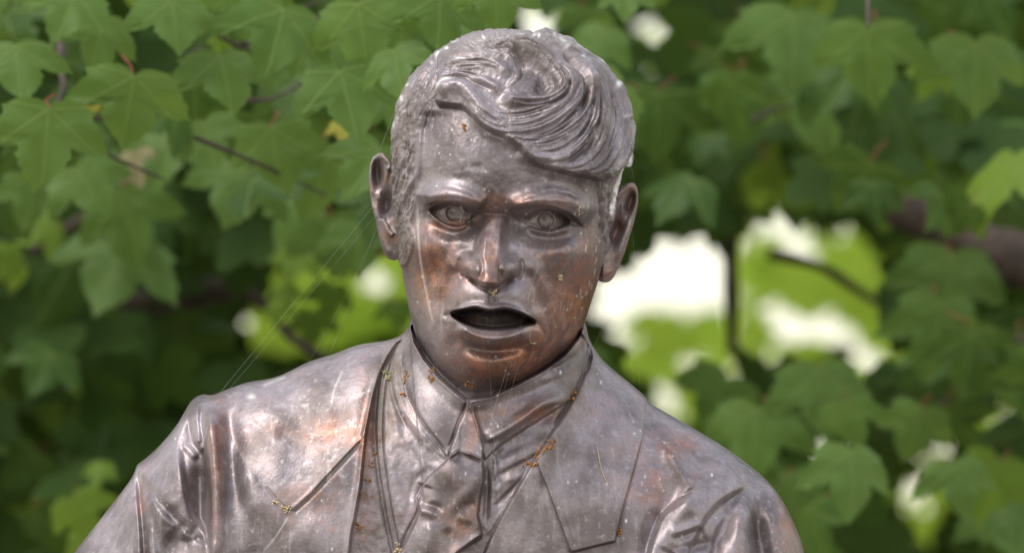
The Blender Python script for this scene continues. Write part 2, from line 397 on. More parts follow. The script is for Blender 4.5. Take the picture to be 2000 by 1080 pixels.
#  eyes
def eye(cx, cy, op, lid_u, lid_l, irx, iry):
    E([(p[0], p[1]-5) for p in lid_u], 3.5, 6, (.15, .1))
    E([(p[0], p[1]-9) for p in lid_u[:3]], 1.8, -5, (.15, .3))
    E([(p[0], p[1]+5) for p in lid_l], 5.0, 10, (.2, .2))
    m = R.inside(op, 2.8, True, 3)
    base = R.H[int(cy-R.y0), int(cx-R.x0)]
    ball = base-8+17*(1-((X-cx)/40)**2-((Y-cy)/32)**2)
    d = np.hypot(X-irx, (Y-iry)*1.02)
    ball = ball-12*sstep(19,10,d)+1.5*np.exp(-((d-9)/2)**2)+3.5*np.exp(-((X-irx+4)**2+(Y-iry+3)**2)/6)
    R.H[:] = R.H*(1-m)+np.minimum(ball, R.H+8)*m
    E(lid_u, 2.6, -4.0, (.1, .1))
eye(886, 420, [(843,411),(858,403),(880,400),(904,404),(922,416),(922,427),(912,434),(896,439),(876,438),(860,430),(848,420)],
    [(843,411),(858,404),(880,401),(904,404),(926,420)], [(845,416),(856,427),(872,437),(892,441),(912,435),(924,428)], 888, 418)
eye(1066, 434, [(1026,430),(1044,416),(1070,412),(1092,418),(1110,434),(1094,443),(1072,447),(1048,444),(1034,437)],
    [(1024,431),(1044,416),(1070,412),(1092,418),(1114,436)], [(1026,437),(1045,446),(1072,450),(1096,445),(1112,436)], 1065, 432)
E([(1108, 434), (1126, 440), (1142, 452)], 3.5, -4, (.1, .4)); E([(845, 412), (832, 414)], 3, -4, (.1, .4))
#  mouth hollow last
R.H -= lipm*120
R.H = blur(R.H, 1.1)
#  skin unevenness of hand-worked clay
R.H += vnoise(X, Y, 26, 3, 2)*1.2+vnoise(X, Y, 9, 5, 2)*.55

# ---- hair
hair_poly = [(812, 470), (806, 430), (812, 385), (806, 340), (814, 290), (822, 250), (832, 214), (850, 190), (858, 205), (880, 214), (906, 218), (926, 236),
 (948, 258), (985, 276), (1012, 296), (1028, 318), (1058, 331), (1100, 343), (1140, 348), (1160, 352), (1166, 376), (1172, 402), (1174, 440), (1180, 475), (1185, 500),
 (1250, 500), (1260, 200), (1150, 20), (850, 20), (720, 200), (730, 480), (790, 520)]
hm = R.inside(hair_poly, 2.5, True, 8)
front = R.inside([(858,128),(856,205),(880,214),(906,218),(926,236),(948,258),(985,276),(1012,296),(1028,318),(1058,331),(1100,343),(1140,348),(1164,352),
  (1190,330),(1260,300),(1240,150),(1120,60),(1000,90),(900,96)], 3, True, 8)
D = R.D                                   # detail pushed out along the surface
D += hm*3.5
D += front*R.inside([(850,90),(850,222),(906,222),(948,262),(1015,300),(1058,335),(1164,356),(1215,330),(1260,250),(1200,90),(1000,60)], 8)*14
def F(pts, wd, amp, tp=(.15, .15)): E(pts, wd, amp*(1.45 if wd > 5 else 1), tp, chan=D)
G = {
 'outer_curl': [(978,118),(999,108),(1026,114),(1052,130),(1076,154),(1088,180),(1078,200),(1050,212),(1015,213),(975,207)],
 'inner': [(925,128),(953,122),(985,122),(1004,134),(1012,150),(1006,174),(984,190)],
 'strand_a': [(866,150),(905,140),(945,140),(978,150),(1000,168)],
 'strand_b': [(862,172),(900,160),(932,166),(962,182),(984,194)],
 'front_a': [(860,196),(888,186),(911,186),(928,205),(948,230),(976,244),(1012,246),(1052,236),(1086,218),(1104,190),(1105,160),(1092,130)],
 'front_b': [(925,225),(948,256),(988,270),(1034,266),(1073,250),(1104,226),(1121,198),(1118,163),(1100,128)],
 'front_c': [(985,268),(1008,284),(1046,284),(1082,270),(1115,244),(1134,209),(1131,172),(1110,132)],
 'front_d': [(1012,294),(1030,310),(1056,316),(1084,314),(1114,296),(1142,262),(1152,222),(1140,174),(1114,130)],
 'side_a': [(1060,328),(1100,336),(1135,320),(1160,284),(1170,238),(1160,190),(1134,144),(1100,108)],
 'side_b': [(1115,344),(1152,334),(1180,300),(1194,252),(1186,200),(1162,150),(1126,108)],
 'side_c': [(1162,350),(1192,326),(1209,286),(1212,240),(1200,195),(1176,150)],
}
F(G['outer_curl'], 9, 17, (.1, .1)); F(G['inner'], 6, 6); F([(990,150),(1030,140),(1058,160),(1058,186),(1030,196)], 12, -9, (.2, .2))
F([(985, 112), (1000, 103), (1030, 108), (1056, 122)], 3, -9, (.2, .3))
F(G['strand_b'], 7, 8); F(G['strand_a'], 7, 6)
for n_, wd, a in (('front_a', 10, 13), ('front_b', 9, 9), ('front_c', 9, 9), ('front_d', 9, 11), ('side_a', 10, 9), ('side_b', 10, 8), ('side_c', 8, 6)): F(G[n_], wd, a, (.06, .2))
F([(1088, 110), (1108, 140), (1124, 180), (1126, 215), (1112, 250)], 3.5, -14, (.2, .3))
F([(1142, 240), (1140, 275), (1120, 305), (1090, 325)], 4, -12, (.3, .3))
rr = random.Random(11)
def offset(pts, o):
    P = spline(pts, 8); t = np.gradient(P, axis=0); n_ = np.stack([-t[:, 1], t[:, 0]], 1); n_ /= np.linalg.norm(n_, axis=1, keepdims=True)+1e-9
    k = np.linspace(0, 1, len(P)); return P+n_*(o*(.6+.4*np.sin(k*3.14)+.15*np.sin(k*9+o)))[:, None]
for n_, c in G.items():
    for q in range(8 if n_ != 'inner' else 6):
        o = (q-4)*3.4+rr.uniform(-1.6, 1.6); P = offset(c, o); a, b = sorted((rr.uniform(0, .35), rr.uniform(.6, 1)))
        P = P[int(a*len(P)):max(int(b*len(P)), int(a*len(P))+4)]
        if len(P) < 4: continue
        P = P[::3] if len(P) > 9 else P
        F(P, rr.uniform(.9, 2.4), -rr.uniform(2.0, 7.5), (.3, .3))
for q in range(60):      # strands running over the crown and the right side
    x = rr.uniform(900, 1150); y = 100+rr.uniform(-30, 10)+((x-1010)/150)**2*20
    F([(x, y), (x+20, y+rr.uniform(2, 14)), (x+rr.uniform(35, 60), y+rr.uniform(12, 40))], rr.uniform(1, 2.4), rr.choice((-1, 1))*rr.uniform(1.4, 3.6), (.3, .3))
for q in range(260):      # short combed hair on the left side
    x = rr.uniform(764, 852); y = rr.uniform(100, 400)
    if x > 815 and y > 225: continue
    ln = rr.uniform(25, 60); sl_ = (-.55 if y < 200 else -.22)+rr.uniform(-.12, .12)
    F([(x, y), (x+sl_*ln*.5+1.5, y+ln*.5), (x+sl_*ln, y+ln)], rr.uniform(.8, 1.5), rr.choice((-1, -1, 1))*rr.uniform(1.2, 2.6), (.3, .35))
for q in range(60):      # tufts
    x = rr.uniform(775, 822); y = rr.uniform(180, 420)
    F([(x, y), (x-4, y+20), (x-11, y+48)], rr.uniform(2.5, 4), rr.uniform(1, 2.6), (.3, .4))
for q in range(50):      # right side behind the fringe, above the ear
    x = rr.uniform(1172, 1218); y = rr.uniform(330, 440)
    F([(x, y), (x-3, y+20), (x-4, y+44)], rr.uniform(1, 2), -rr.uniform(1, 3), (.3, .3))
F([(857, 112), (859, 150), (857, 205)], 2.2, -8, (.2, .1)); ED([(857, 205), (859, 150), (860, 112)], -6, 22, 3, (.1, .1), chan=D)
D += hm*(vnoise(X, Y, 7, 9, 2)*1.3)+hm*sstep(135, 80, Y)*vnoise(X, Y, 5, 21, 2)*2.4
D += sstep(.0, 1, hm)*sstep(860, 790, X)*vnoise(X*1.0+Y*.3, Y*.16, 3.4, 31, 2)*1.5
R.D = D = D*np.where(hm > 0, 1, 1)

# ---- colour of the patina on the head (r warm brown, g white deposit, b olive dirt)
Cw, Cg, Cd = np.zeros_like(X), np.zeros_like(X), np.zeros_like(X)
def lw(*a, **k): L(*a, chan=Cw, **k)
lw(860, 540, 46, 60, .6, 20); lw(1100, 565, 58, 90, .55, -12); lw(975, 400, 40, 22, .4); lw(960, 500, 16, 60, .45); lw(955, 545, 22, 10, .4)
lw(885, 392, 45, 12, .3); lw(1080, 395, 50, 12, .3); lw(885, 440, 35, 8, .5); lw(1030, 690, 35, 30, .8, -25); lw(960, 715, 60, 28, .5)
lw(1115, 640, 40, 50, .5, 10); lw(835, 500, 30, 60, .4); lw(960, 745, 60, 25, .2); lw(925, 652, 40, 8, .3); lw(900, 690, 40, 30, .3)
lw(930, 620, 30, 6, .3); lw(1150, 560, 20, 80, .4); lw(1190, 230, 20, 60, .1)
Cg += 0
E([(818, 380), (818, 440), (822, 500), (832, 560), (845, 620), (850, 640)], 1.5, .34, (.1, .1), chan=Cg)
E([(1213, 318), (1208, 345), (1202, 372), (1197, 398), (1192, 425)], 2.0, 1.1, (.05, .1), chan=Cg)
E([(1216, 300), (1212, 330)], 1.2, .8, (.1, .1), chan=Cg)
for q in range(26):
    a = rr.uniform(-.9, .9); rad = rr.uniform(.93, 1.0)*float(headS(a))
    L(HC[0]+math.sin(a)*rad, HC[1]-math.cos(a)*rad, rr.uniform(2, 6), rr.uniform(1, 3), rr.uniform(.3, .9), rr.uniform(0, 180), chan=Cg)
for (x, y, w_, h) in [(862,112,7,4),(880,175,9,3),(868,183,6,3),(1135,100,10,3),(1150,112,7,2),(960,88,14,2),(1000,86,8,2),(905,130,6,2)]:
    L(x, y, w_, h, .8, rr.uniform(-20, 20), chan=Cg)
for q in range(13):
    x, y = rr.uniform(1130, 1178), rr.uniform(420, 640); E([(x, y), (x+rr.uniform(-2, 4), y+rr.uniform(4, 9)), (x-1, y+rr.uniform(10, 18))], .7, .5, (.2, .2), chan=Cg)
for q in range(40):
    L(rr.uniform(800, 1150), rr.uniform(230, 740), 1.3, 1.3, .6, chan=Cg)
Cd += hm*sstep(170, 70, Y)*.7+hm*sstep(835, 790, X)*.5+hm*(vnoise(X, Y, 30, 51, 2) > .15)*.25
Cd += .3*sstep(1180, 1215, X)*sstep(330, 420, Y)
R.C = np.stack([np.clip(Cw, 0, 1), np.clip(Cg, 0, 1), np.clip(Cd*.6, 0, 1)], -1)

def polar_grid(C, Sf, al, rho_f, dome, back_depth, rel, back_rho, plane):
    """front rings from the centre outwards, then rings closing at the back"""
    A, Rr = np.meshgrid(al, rho_f); r = Sf(A)*Rr
    x, y = C[0]+np.sin(A)*r, C[1]-np.cos(A)*r; dep = dome(A, Rr)
    A2, R2 = np.meshgrid(al, back_rho); r2 = Sf(A2)*R2
    x2, y2 = C[0]+np.sin(A2)*r2, C[1]-np.cos(A2)*r2; dep2 = -back_depth*np.sqrt(np.clip(1-R2**2.4, 0, 1))
    x, y, dep = np.vstack([x, x2]), np.vstack([y, y2]), np.vstack([dep, dep2])
    P = np.stack([x, -y, dep], -1)                 # right, up, towards the viewer
    gi = np.gradient(P, axis=0); gj = (np.roll(P, -1, 1)-np.roll(P, 1, 1))*.5
    N = np.cross(gj, gi); ln = np.linalg.norm(N, axis=2, keepdims=True); N = N/np.maximum(ln, 1e-9)
    cN = np.array([0, 0, 1.0]); N = np.where(ln < 1e-6, cN, N)
    if N[len(rho_f)//2, 0, 2] < 0: N = -N
    nf = len(rho_f)
    k = np.r_[np.ones(nf), np.linspace(.9, 0, len(back_rho))][:, None]
    h = rel.sample(rel.H, x, y)*np.where(np.arange(len(x))[:, None] < nf, 1, 0)*sstep(0, .35, np.clip(N[..., 2], 0, 1)) if False else rel.sample(rel.H, x, y)*sstep(.0, .28, N[..., 2])
    d = rel.sample(rel.D, x, y)*k
    P[..., 2] += h; P += N*d[..., None]
    col = rel.sample(rel.C, x, y)
    P[..., 2] += plane
    return P, col, x, y
def grid_mesh_split(name_masks, P, col, x, y, parent, mats):
    """one shared set of normals; the faces go to the named part whose mask they fall in"""
    n, m = P.shape[:2]
    V = to_local(P[..., 0], -P[..., 1], P[..., 2]).reshape(-1, 3)
    i, j = np.meshgrid(np.arange(n-1), np.arange(m), indexing='ij'); j2 = (j+1) % m
    Fq = np.stack([i*m+j, i*m+j2, (i+1)*m+j2, (i+1)*m+j], -1).reshape(-1, 4)
    # normals of the whole surface
    G3 = V.reshape(n, m, 3); a = np.gradient(G3, axis=0); b = np.roll(G3, -1, 1)-np.roll(G3, 1, 1)
    N = np.cross(b, a).reshape(-1, 3); N /= np.maximum(np.linalg.norm(N, axis=1, keepdims=True), 1e-12)
    fl = N[(n//2)*m:(n//2+1)*m, 1].mean() > 0          # must look to -y
    if fl: N = -N
    Fq_n = np.cross(V[Fq[len(Fq)//2, 1]]-V[Fq[len(Fq)//2, 0]], V[Fq[len(Fq)//2, 2]]-V[Fq[len(Fq)//2, 0]])
    if Fq_n@N[Fq[len(Fq)//2, 0]] < 0: Fq = Fq[:, ::-1]
    N[np.isnan(N)] = 0; fx, fy = x.reshape(-1)[Fq].mean(1), y.reshape(-1)[Fq].mean(1)
    back = (i >= mats['nf']-1).reshape(-1)
    owner = np.zeros(len(Fq), int)
    for q, (nm, fn, _, _) in enumerate(name_masks):
        if fn is None: continue
        owner[fn(fx, fy, back)] = q
    objs = []
    C4 = np.concatenate([col.reshape(-1, 3), np.ones((n*m, 1))], 1).astype(np.float32)
    for q, (nm, fn, lab, par) in enumerate(name_masks):
        f = Fq[owner == q]
        if len(f) == 0: objs.append(None); continue
        used, inv = np.unique(f, return_inverse=True); f2 = inv.reshape(-1, 4)
        me = np_mesh(nm, V[used], f2)
        at = me.color_attributes.new('patina', 'FLOAT_COLOR', 'POINT'); at.data.foreach_set('color', C4[used].ravel())
        me.normals_split_custom_set_from_vertices(N[used].tolist())
        o = link(nm, me, parent if par is None else objs[par], [BRONZE])
        if lab: o['label'] = lab
        objs.append(o)
    return objs
nf = 430
tau = np.linspace(0, 1, nf); rho_f = np.sin(tau*math.pi/2)*.55+.45*tau
rho_f = np.where(tau > .0, 1-(1-tau)**1.75, 0)
al = np.linspace(0, 2*math.pi, 1150, endpoint=False)
back_rho = np.sin(np.linspace(math.pi/2-.03, 0.0, 46))
P, col, gx_, gy_ = polar_grid(HC, headS, al, rho_f, head_dome, 250, R, back_rho, 0)
hmask = lambda fx, fy, back: (R.sample(hm, fx, fy) > .5) | (back & (fy < 560))
head_objs = grid_mesh_split([('head', None, None, None), ('hair', hmask, 'wavy parted hair with a curl over the forehead', None)], P, col, gx_, gy_, statue, {'nf': nf})
def head_depth(x, y):
    x, y = np.array([float(x)]), np.array([float(y)])
    return float((head_base(x, y)+R.sample(R.H, x, y)+R.sample(R.D, x, y))[0])

# ---- ears
def ear(outline, hollows, ridges, attach_x, y0dep, k, sgn, lab):
    O = spline(outline, 3, True); C = O.mean(0)
    r_ = Relief(int(O[:, 0].min())-15, int(O[:, 1].min())-15, int(O[:, 0].max())+15, int(O[:, 1].max())+15)
    m = r_.inside(outline, 1, True, 3)
    for pts, wd, a in ridges: r_.stroke(pts, wd, a, (.12, .12))
    for cx_, cy_, sx, sy, a, rt in hollows: r_.lump(cx_, cy_, sx, sy, a, rt, p=2.8)
    r_.D += vnoise(r_.X, r_.Y, 6, 77, 2)*.5
    r_.C[..., 0] = .35+.3*vnoise(r_.X, r_.Y, 20, 3); r_.C[..., 2] = .35*(vnoise(r_.X, r_.Y, 16, 8, 2) > 0)
    Sf = polar(O, C)
    A_ = np.linspace(0, 2*math.pi, 260, endpoint=False); rf = 1-(1-np.linspace(0, 1, 70))**1.8
    P, col, x, y = polar_grid(C, Sf, A_, rf, lambda a, rh: 15*np.sqrt(np.clip(1-rh**3.2, 0, 1)), 40, r_, np.sin(np.linspace(math.pi/2-.1, 0, 12)), 0)
    P[..., 2] += y0dep-k*np.abs(P[..., 0]-attach_x)
    o = grid_mesh_split([('ear', None, lab, None)], P, col, x, y, statue, {'nf': 70})
ear([(733,303),(748,300),(764,316),(776,335),(786,350),(792,400),(792,450),(786,496),(776,507),(764,508),(752,498),(742,470),(733,430),(724,390),(720,350),(723,318)],
    [(739,342,8,26,-30,-6),(760,398,13,20,-38,-6),(752,425,6,18,-8,-10),(768,440,7,10,-8,0)],
    [([(724,390),(722,350),(727,318),(741,306),(757,314),(768,336)],5.5,9),([(758,322),(752,350),(742,372),(746,395)],4.5,9),([(778,372),(772,392),(778,412)],6,11),
     ([(728,395),(738,440),(750,480),(766,500)],4.5,6),([(748,424),(758,450),(770,462)],4,8)], 786, 30, .75, -1, None)
ear([(1238,358),(1246,372),(1246,400),(1238,435),(1226,475),(1212,515),(1196,545),(1182,552),(1168,546),(1162,520),(1168,480),(1178,440),(1190,400),(1206,372),(1222,360)],
    [(1230,396,7,20,-26,18),(1199,455,9,24,-38,14),(1214,440,6,14,-10,18)],
    [([(1196,400),(1212,376),(1230,364),(1242,378),(1241,402),(1230,440),(1214,486),(1200,515)],5,9),([(1216,396),(1216,424),(1206,436)],4,8),
     ([(1186,440),(1182,466),(1186,490)],6,10),([(1176,520),(1186,538)],8,5)], 1178, 24, .75, 1, None)

# ================================================================== torso
TC = np.array([880., 1500.])
torso_out = spline([(-20,1300),(60,1190),(140,1084),(205,1000),(242,952),(258,928),(266,908),(280,898),(312,868),(342,832),(358,806),(372,783),(392,771),(412,772),
 (440,762),(480,748),(540,736),(600,708),(650,692),(700,674),(750,666),(780,656),(797,638),(806,620),(860,585),(960,560),(1080,585),(1132,616),(1144,634),(1152,664),(1166,688),(1180,706),(1205,728),(1235,752),(1258,772),
 (1275,790),(1330,822),(1400,864),(1450,898),(1500,940),(1532,982),(1556,1030),(1572,1080),(1590,1180),(1600,1300),(1590,1600),(1500,1850),(1200,1895),(880,1900),(500,1895),(150,1850),(-20,1600),(-50,1420)], 6, True)
torsoS = polar(torso_out, TC)
TD, TP = 330.0, -62.0
def torso_dome(al, rho):
    p = 2.3+1.2*np.exp(-(al/.30)**2)
    return TD*np.sqrt(np.clip(1-rho**p, 0, 1))
T = Relief(-60, 560, 1660, 1320)
X, Y = T.X, T.Y
L, E, ED = T.lump, T.stroke, T.edge
DX, DY = X-TC[0], Y-TC[1]
# masks
jl = T.inside([(-200, 500), (790, 560), (786, 655), (776, 668), (750, 712), (732, 770), (720, 830), (714, 880), (708, 940), (698, 1000), (686, 1080), (670, 1400), (-200, 1400)], 2.2, True, 8)
jr = T.inside([(1152, 560), (1156, 690), (1138, 740), (1112, 790), (1080, 838), (1046, 888), (1022, 930), (990, 985), (966, 1030), (944, 1080), (910, 1180), (880, 1400), (1800, 1400), (1800, 560)], 2.2, True, 8)
lapr = T.inside([(1150, 670), (1176, 700), (1226, 745), (1262, 782), (1254, 850), (1236, 915), (1218, 975), (1198, 1050), (1172, 1056), (1114, 1070), (1092, 1010), (1070, 950), (1046, 893), (1080, 838), (1112, 790), (1138, 740)], 1.8, False)
lapl = T.inside([(776, 668), (750, 712), (732, 770), (720, 830), (713, 850), (660, 906), (612, 958), (572, 992), (545, 968), (524, 944), (545, 880), (580, 780), (620, 700), (700, 650)], 1.6, False)
cl = T.inside([(803, 636), (812, 668), (830, 700), (862, 738), (892, 764), (912, 780), (902, 812), (886, 850), (876, 888), (852, 860), (824, 822), (800, 776), (788, 730), (788, 690), (796, 660)], 1.8, False)
cr = T.inside([(912, 778), (960, 770), (1010, 748), (1060, 722), (1100, 694), (1128, 660), (1142, 628), (1160, 660), (1164, 692), (1140, 738), (1112, 778), (1070, 806), (1020, 836), (975, 866), (948, 892), (936, 850), (924, 806)], 1.8, False)
knot = T.inside([(914, 782), (926, 796), (936, 826), (944, 870), (943, 892), (922, 884), (900, 876), (880, 888), (882, 866), (896, 826)], 1.6, False)
blade = T.inside([(892, 874), (920, 880), (943, 892), (946, 930), (938, 965), (934, 1000), (942, 1036), (900, 1066), (880, 1084), (860, 1200), (760, 1250), (776, 1090), (790, 1064), (808, 1026), (822, 992), (818, 965), (836, 930), (866, 902)], 1.6, False)
neck = T.inside([(803, 638), (812, 668), (830, 700), (862, 738), (892, 764), (912, 779), (960, 770), (1010, 748), (1060, 722), (1100, 694), (1128, 660), (1144, 626), (1050, 560), (880, 560)], 2.0, False)
T.H += 23*np.maximum(jl, jr)
T.H += 11*lapr+3*lapl*sstep(535, 690, X+.0*Y)
T.H += (T.inside([(760, 660), (770, 720), (792, 800), (830, 850), (876, 892), (900, 860), (880, 700), (800, 600)], 3)*(1-cl))*3
T.H += 9*cl+7*cr
T.H += 20*knot+26*blade
T.H -= neck*(34+30*sstep(800, 640, Y))
T.H += T.inside([(795, 600), (800, 660), (850, 740), (905, 790), (1000, 770), (1100, 710), (1150, 650), (1150, 560), (800, 560)], 14)*14   # the collar stands up round the neck
# chest planes
L(640, 960, 120, 110, 16); L(1180, 960, 130, 120, 14); L(880, 1000, 60, 140, -8)
L(400, 900, 80, 120, 12); L(1450, 1050, 90, 90, 14)
# rims
E([(776, 670), (750, 714), (732, 770), (720, 830), (713, 880), (706, 940), (696, 1000), (684, 1080), (676, 1140)], 5, 7, (.05, .1))
E([(768, 676), (742, 722), (722, 780), (708, 846)], 9, -4, (.1, .2))
E([(1150, 706), (1134, 745), (1106, 795), (1076, 838), (1046, 884)], 5, 3, (.1, .1))
E([(1046, 893), (1070, 950), (1092, 1010), (1114, 1070)], 4, 4, (.1, .05)); E([(1054, 893), (1078, 950), (1100, 1010), (1120, 1064)], 3, -3, (.1, .05))
# left lapel: notch edge
E([(710, 849), (658, 903), (610, 956), (572, 991)], 3.0, 2.5, (.05, .05)); E([(717, 856), (666, 911), (618, 962), (578, 998)], 1.3, -2, (.05, .05))
E([(524, 944), (545, 967), (570, 992)], 1.4, -2, (.1, .05))
L(620, 935, 46, 26, 7, -40)
E([(640, 990), (600, 1040), (575, 1100)], 16, 5, (.3, .2))
# cord along the waistcoat
cord = [(760, 690), (748, 740), (742, 800), (742, 860), (748, 915), (756, 965), (764, 1010), (776, 1066), (784, 1120)]
E(cord, 2.4, 6, (.05, .05)); E([(p[0]+6, p[1]) for p in cord], 2.0, 5, (.05, .05)); E([(p[0]-6, p[1]) for p in cord], 4, -7, (.05, .05)); E([(p[0]+3, p[1]) for p in cord], 1.2, -3, (.05, .05)); E([(p[0]+14, p[1]) for p in cord], 5, -3)
E([(780, 1074), (800, 1030), (820, 990), (826, 950)], 2.5, -5, (.1, .1))
# shirt folds
for a, wd, am in [([(790,840),(820,880),(835,930)],5,3),([(800,1000),(810,940),(850,900)],4,-3),([(770,780),(776,830),(800,880)],6,3),([(950,900),(952,960),(948,1020)],4,-9),
   ([(962,930),(1010,905),(1060,880)],4,-5),([(960,960),(990,935),(1030,915)],5,3),([(965,985),(1000,950),(1022,926)],3,-5),([(950,1040),(975,1000),(1000,965)],4,3),([(770,905),(790,930),(800,980)],6,-2.5),
   ([(965,880),(968,912),(966,935)],3,5),([(955,895),(985,880),(1030,860),(1075,830)],8,-10)]:
    E(a, wd, am, (.2, .25))
T.H += (1-np.clip(jl+jr+blade+knot+cl+cr+neck, 0, 1))*(vnoise(X, Y, 22, 41, 2)*2.2+vnoise(X, Y, 6, 42, 2)*.45)
E([(971, 880), (976, 888), (971, 896), (966, 888), (971, 881)], 2.6, 4)
# left shirt collar
E([(803, 640), (812, 670), (830, 702), (862, 740), (892, 766), (910, 782)], 3, 4, (.05, .1)); E([(788, 700), (792, 740), (806, 784), (830, 826), (856, 860), (874, 884)], 3, -6, (.1, .1))
E([(768, 700), (776, 760), (796, 812), (836, 862), (866, 888)], 5, 4, (.1, .15)); E([(762, 720), (772, 780), (800, 840)], 3, -4, (.1, .2))
L(846, 790, 20, 40, 5, -25)
# right shirt collar with its rolled fold
E([(915, 780), (960, 772), (1010, 750), (1060, 724), (1100, 696), (1130, 660), (1142, 634)], 3, 4, (.05, .1))
E([(945, 856), (980, 838), (1020, 812), (1052, 788), (1082, 776), (1112, 772)], 6, 10, (.1, .15)); ED([(945, 862), (980, 846), (1020, 822), (1056, 798), (1086, 786), (1110, 784)], 7, 14, 3, (.1, .15))
E([(970, 870), (1010, 850), (1050, 822), (1090, 796)], 10, -13, (.15, .15))
E([(1060, 724), (1095, 712), (1130, 690), (1146, 668)], 5, -6, (.2, .1)); E([(1050, 745), (1095, 728), (1140, 700)], 5, 4, (.2, .2)); E([(1000, 780), (1060, 755), (1110, 735)], 9, -4, (.2, .2))
E([(945, 800), (1000, 785), (1040, 770)], 8, 3, (.2, .2))
E([(1156, 692), (1138, 740), (1112, 790), (1080, 832)], 4.5, -11, (.05, .1))
# tie
E([(893, 878), (918, 884), (942, 896)], 2.4, -7, (.05, .05)); E([(924, 790), (936, 830), (944, 872)], 2.4, -5, (.1, .05)); E([(912, 784), (896, 826), (880, 868)], 2.2, -5, (.05, .05))
E([(926, 800), (934, 826), (940, 850)], 2, 3, (.1, .1))
L(905, 925, 24, 30, 6, 10)
L(880, 918, 26, 24, 13); E([(834, 940), (828, 962), (838, 978)], 9, -9, (.1, .3)); E([(824, 978), (848, 980), (872, 992)], 5, -7, (.1, .4)); E([(822, 988), (840, 992), (858, 1004)], 6, 7, (.1, .4)); L(850, 1045, 30, 40, 13, 10)
E([(940, 905), (925, 945), (895, 975), (880, 1010)], 9, 6, (.2, .3)); E([(850, 1010), (835, 1050), (830, 1100)], 10, 7, (.2, .2)); E([(890, 1000), (925, 1010), (940, 1030)], 7, 5, (.2, .2))
E([(872, 1020), (880, 1055), (870, 1100)], 8, -6, (.2, .2)); E([(905, 980), (930, 975)], 6, -4, (.2, .2))
ED([(870, 1090), (900, 1068), (944, 1040)], 8, 12, 2.5, (.05, .05))
# left sleeve and armhole
def E(p, w_, a, t=(0, 0), chan=None): T.stroke(p, w_*1.35, a*(1.0 if chan is None else 1), t, chan)
def ED(p, a, f, so=1.5, t=(.1, .1), chan=None): T.edge(p, a*1.5, f*1.2, so*2.4, t, chan)
def W(pts, wd, am, tp=(.2, .2)): E(pts, wd*1.2, am*.7, tp); E(pts, wd*.6, am*.25, tp)
ED([(412, 776), (408, 850), (410, 910), (414, 980), (418, 1080), (422, 1180)], 17, 18, 3, (.12, .02))
W([(432, 780), (428, 850), (430, 920), (436, 1000), (444, 1090)], 8, 6); W([(444, 790), (452, 880), (470, 950), (490, 1010), (500, 1100)], 11, -11, (.15, .1))
ED([(420, 1100), (407, 1034), (378, 990), (360, 905), (352, 845)], 16, 22, 3, (.1, .25))
E([(392, 900), (396, 970), (402, 1060)], 12, -13, (.2, .1))
ED([(399, 870), (391, 822), (393, 776)], 11, 10, 2.5, (.2, .3)); ED([(372, 806), (378, 842), (392, 872), (408, 884)], 10, 10, 2.5, (.3, .2)); E([(380, 815), (384, 845), (390, 862)], 4.5, -8, (.3, .3))
E([(366, 790), (352, 840), (344, 880)], 8, 7, (.2, .3)); ED([(352, 872), (368, 878), (386, 900)], 7, 12, 3, (.3, .3))
ED([(288, 1130), (283, 1070), (279, 1020), (272, 966), (264, 908)], 10, 26, 2.2, (.05, .03)); E([(270, 930), (278, 985), (287, 1040), (292, 1110)], 5, -7, (.1, .1))
ED([(362, 1026), (336, 1006), (310, 976), (300, 950)], 12, 24, 3.5, (.2, .3)); ED([(318, 1110), (306, 1040), (296, 985)], 9, 16, 3.5, (.1, .3))
E([(322, 930), (330, 960), (352, 992)], 9, 5, (.3, .3)); E([(350, 1020), (346, 1060), (350, 1110)], 10, 8, (.2, .1)); E([(370, 1040), (372, 1075), (378, 1110)], 6, -9, (.2, .1))
for q in range(14): E([(352+rr.uniform(0, 50), 1000+rr.uniform(0, 70)), (360+rr.uniform(0, 45), 1015+rr.uniform(0, 70))], 3, rr.uniform(-3.5, 3.5), (.3, .3))
for a in [(335,950,24,70,14,0),(397,960,12,85,-22,0),(426,960,10,150,9,0),(457,890,13,80,-13,-8),(345,1060,12,40,-15,0),(312,1060,13,55,9,0),(377,835,8,26,-11,0),(352,835,10,35,9,20),(410,820,9,30,8,0),
 (1288,1010,13,50,-15,25),(1325,1000,13,40,8,35),(1405,1035,13,60,-17,25),(1378,962,18,38,11,50),(1440,1030,16,60,12,10),(1476,1040,12,60,-20,-5),(1516,1040,17,70,11,-8),(1328,895,13,36,8,-30),(1362,898,11,30,-8,-30),(1345,1062,26,8,-12,-10),
 (1420,900,60,16,6,35),(610,800,60,30,6,-30),(540,900,24,70,6,0),(490,1000,18,80,8,0),(650,1040,30,50,5,10)]:
    T.lump(a[0], a[1], a[2]*1.15, a[3], a[4]*1.25, a[5])
# left chest, soft creases
W([(500, 800), (520, 840), (540, 860), (575, 830)], 12, -5); W([(545, 760), (520, 800), (500, 830)], 12, 5); W([(640, 710), (580, 760), (540, 840)], 14, 5); W([(660, 720), (610, 790), (570, 870)], 12, -4)
W([(480, 830), (500, 900), (490, 980)], 16, -4); W([(470, 900), (490, 1000), (500, 1090)], 14, 7)
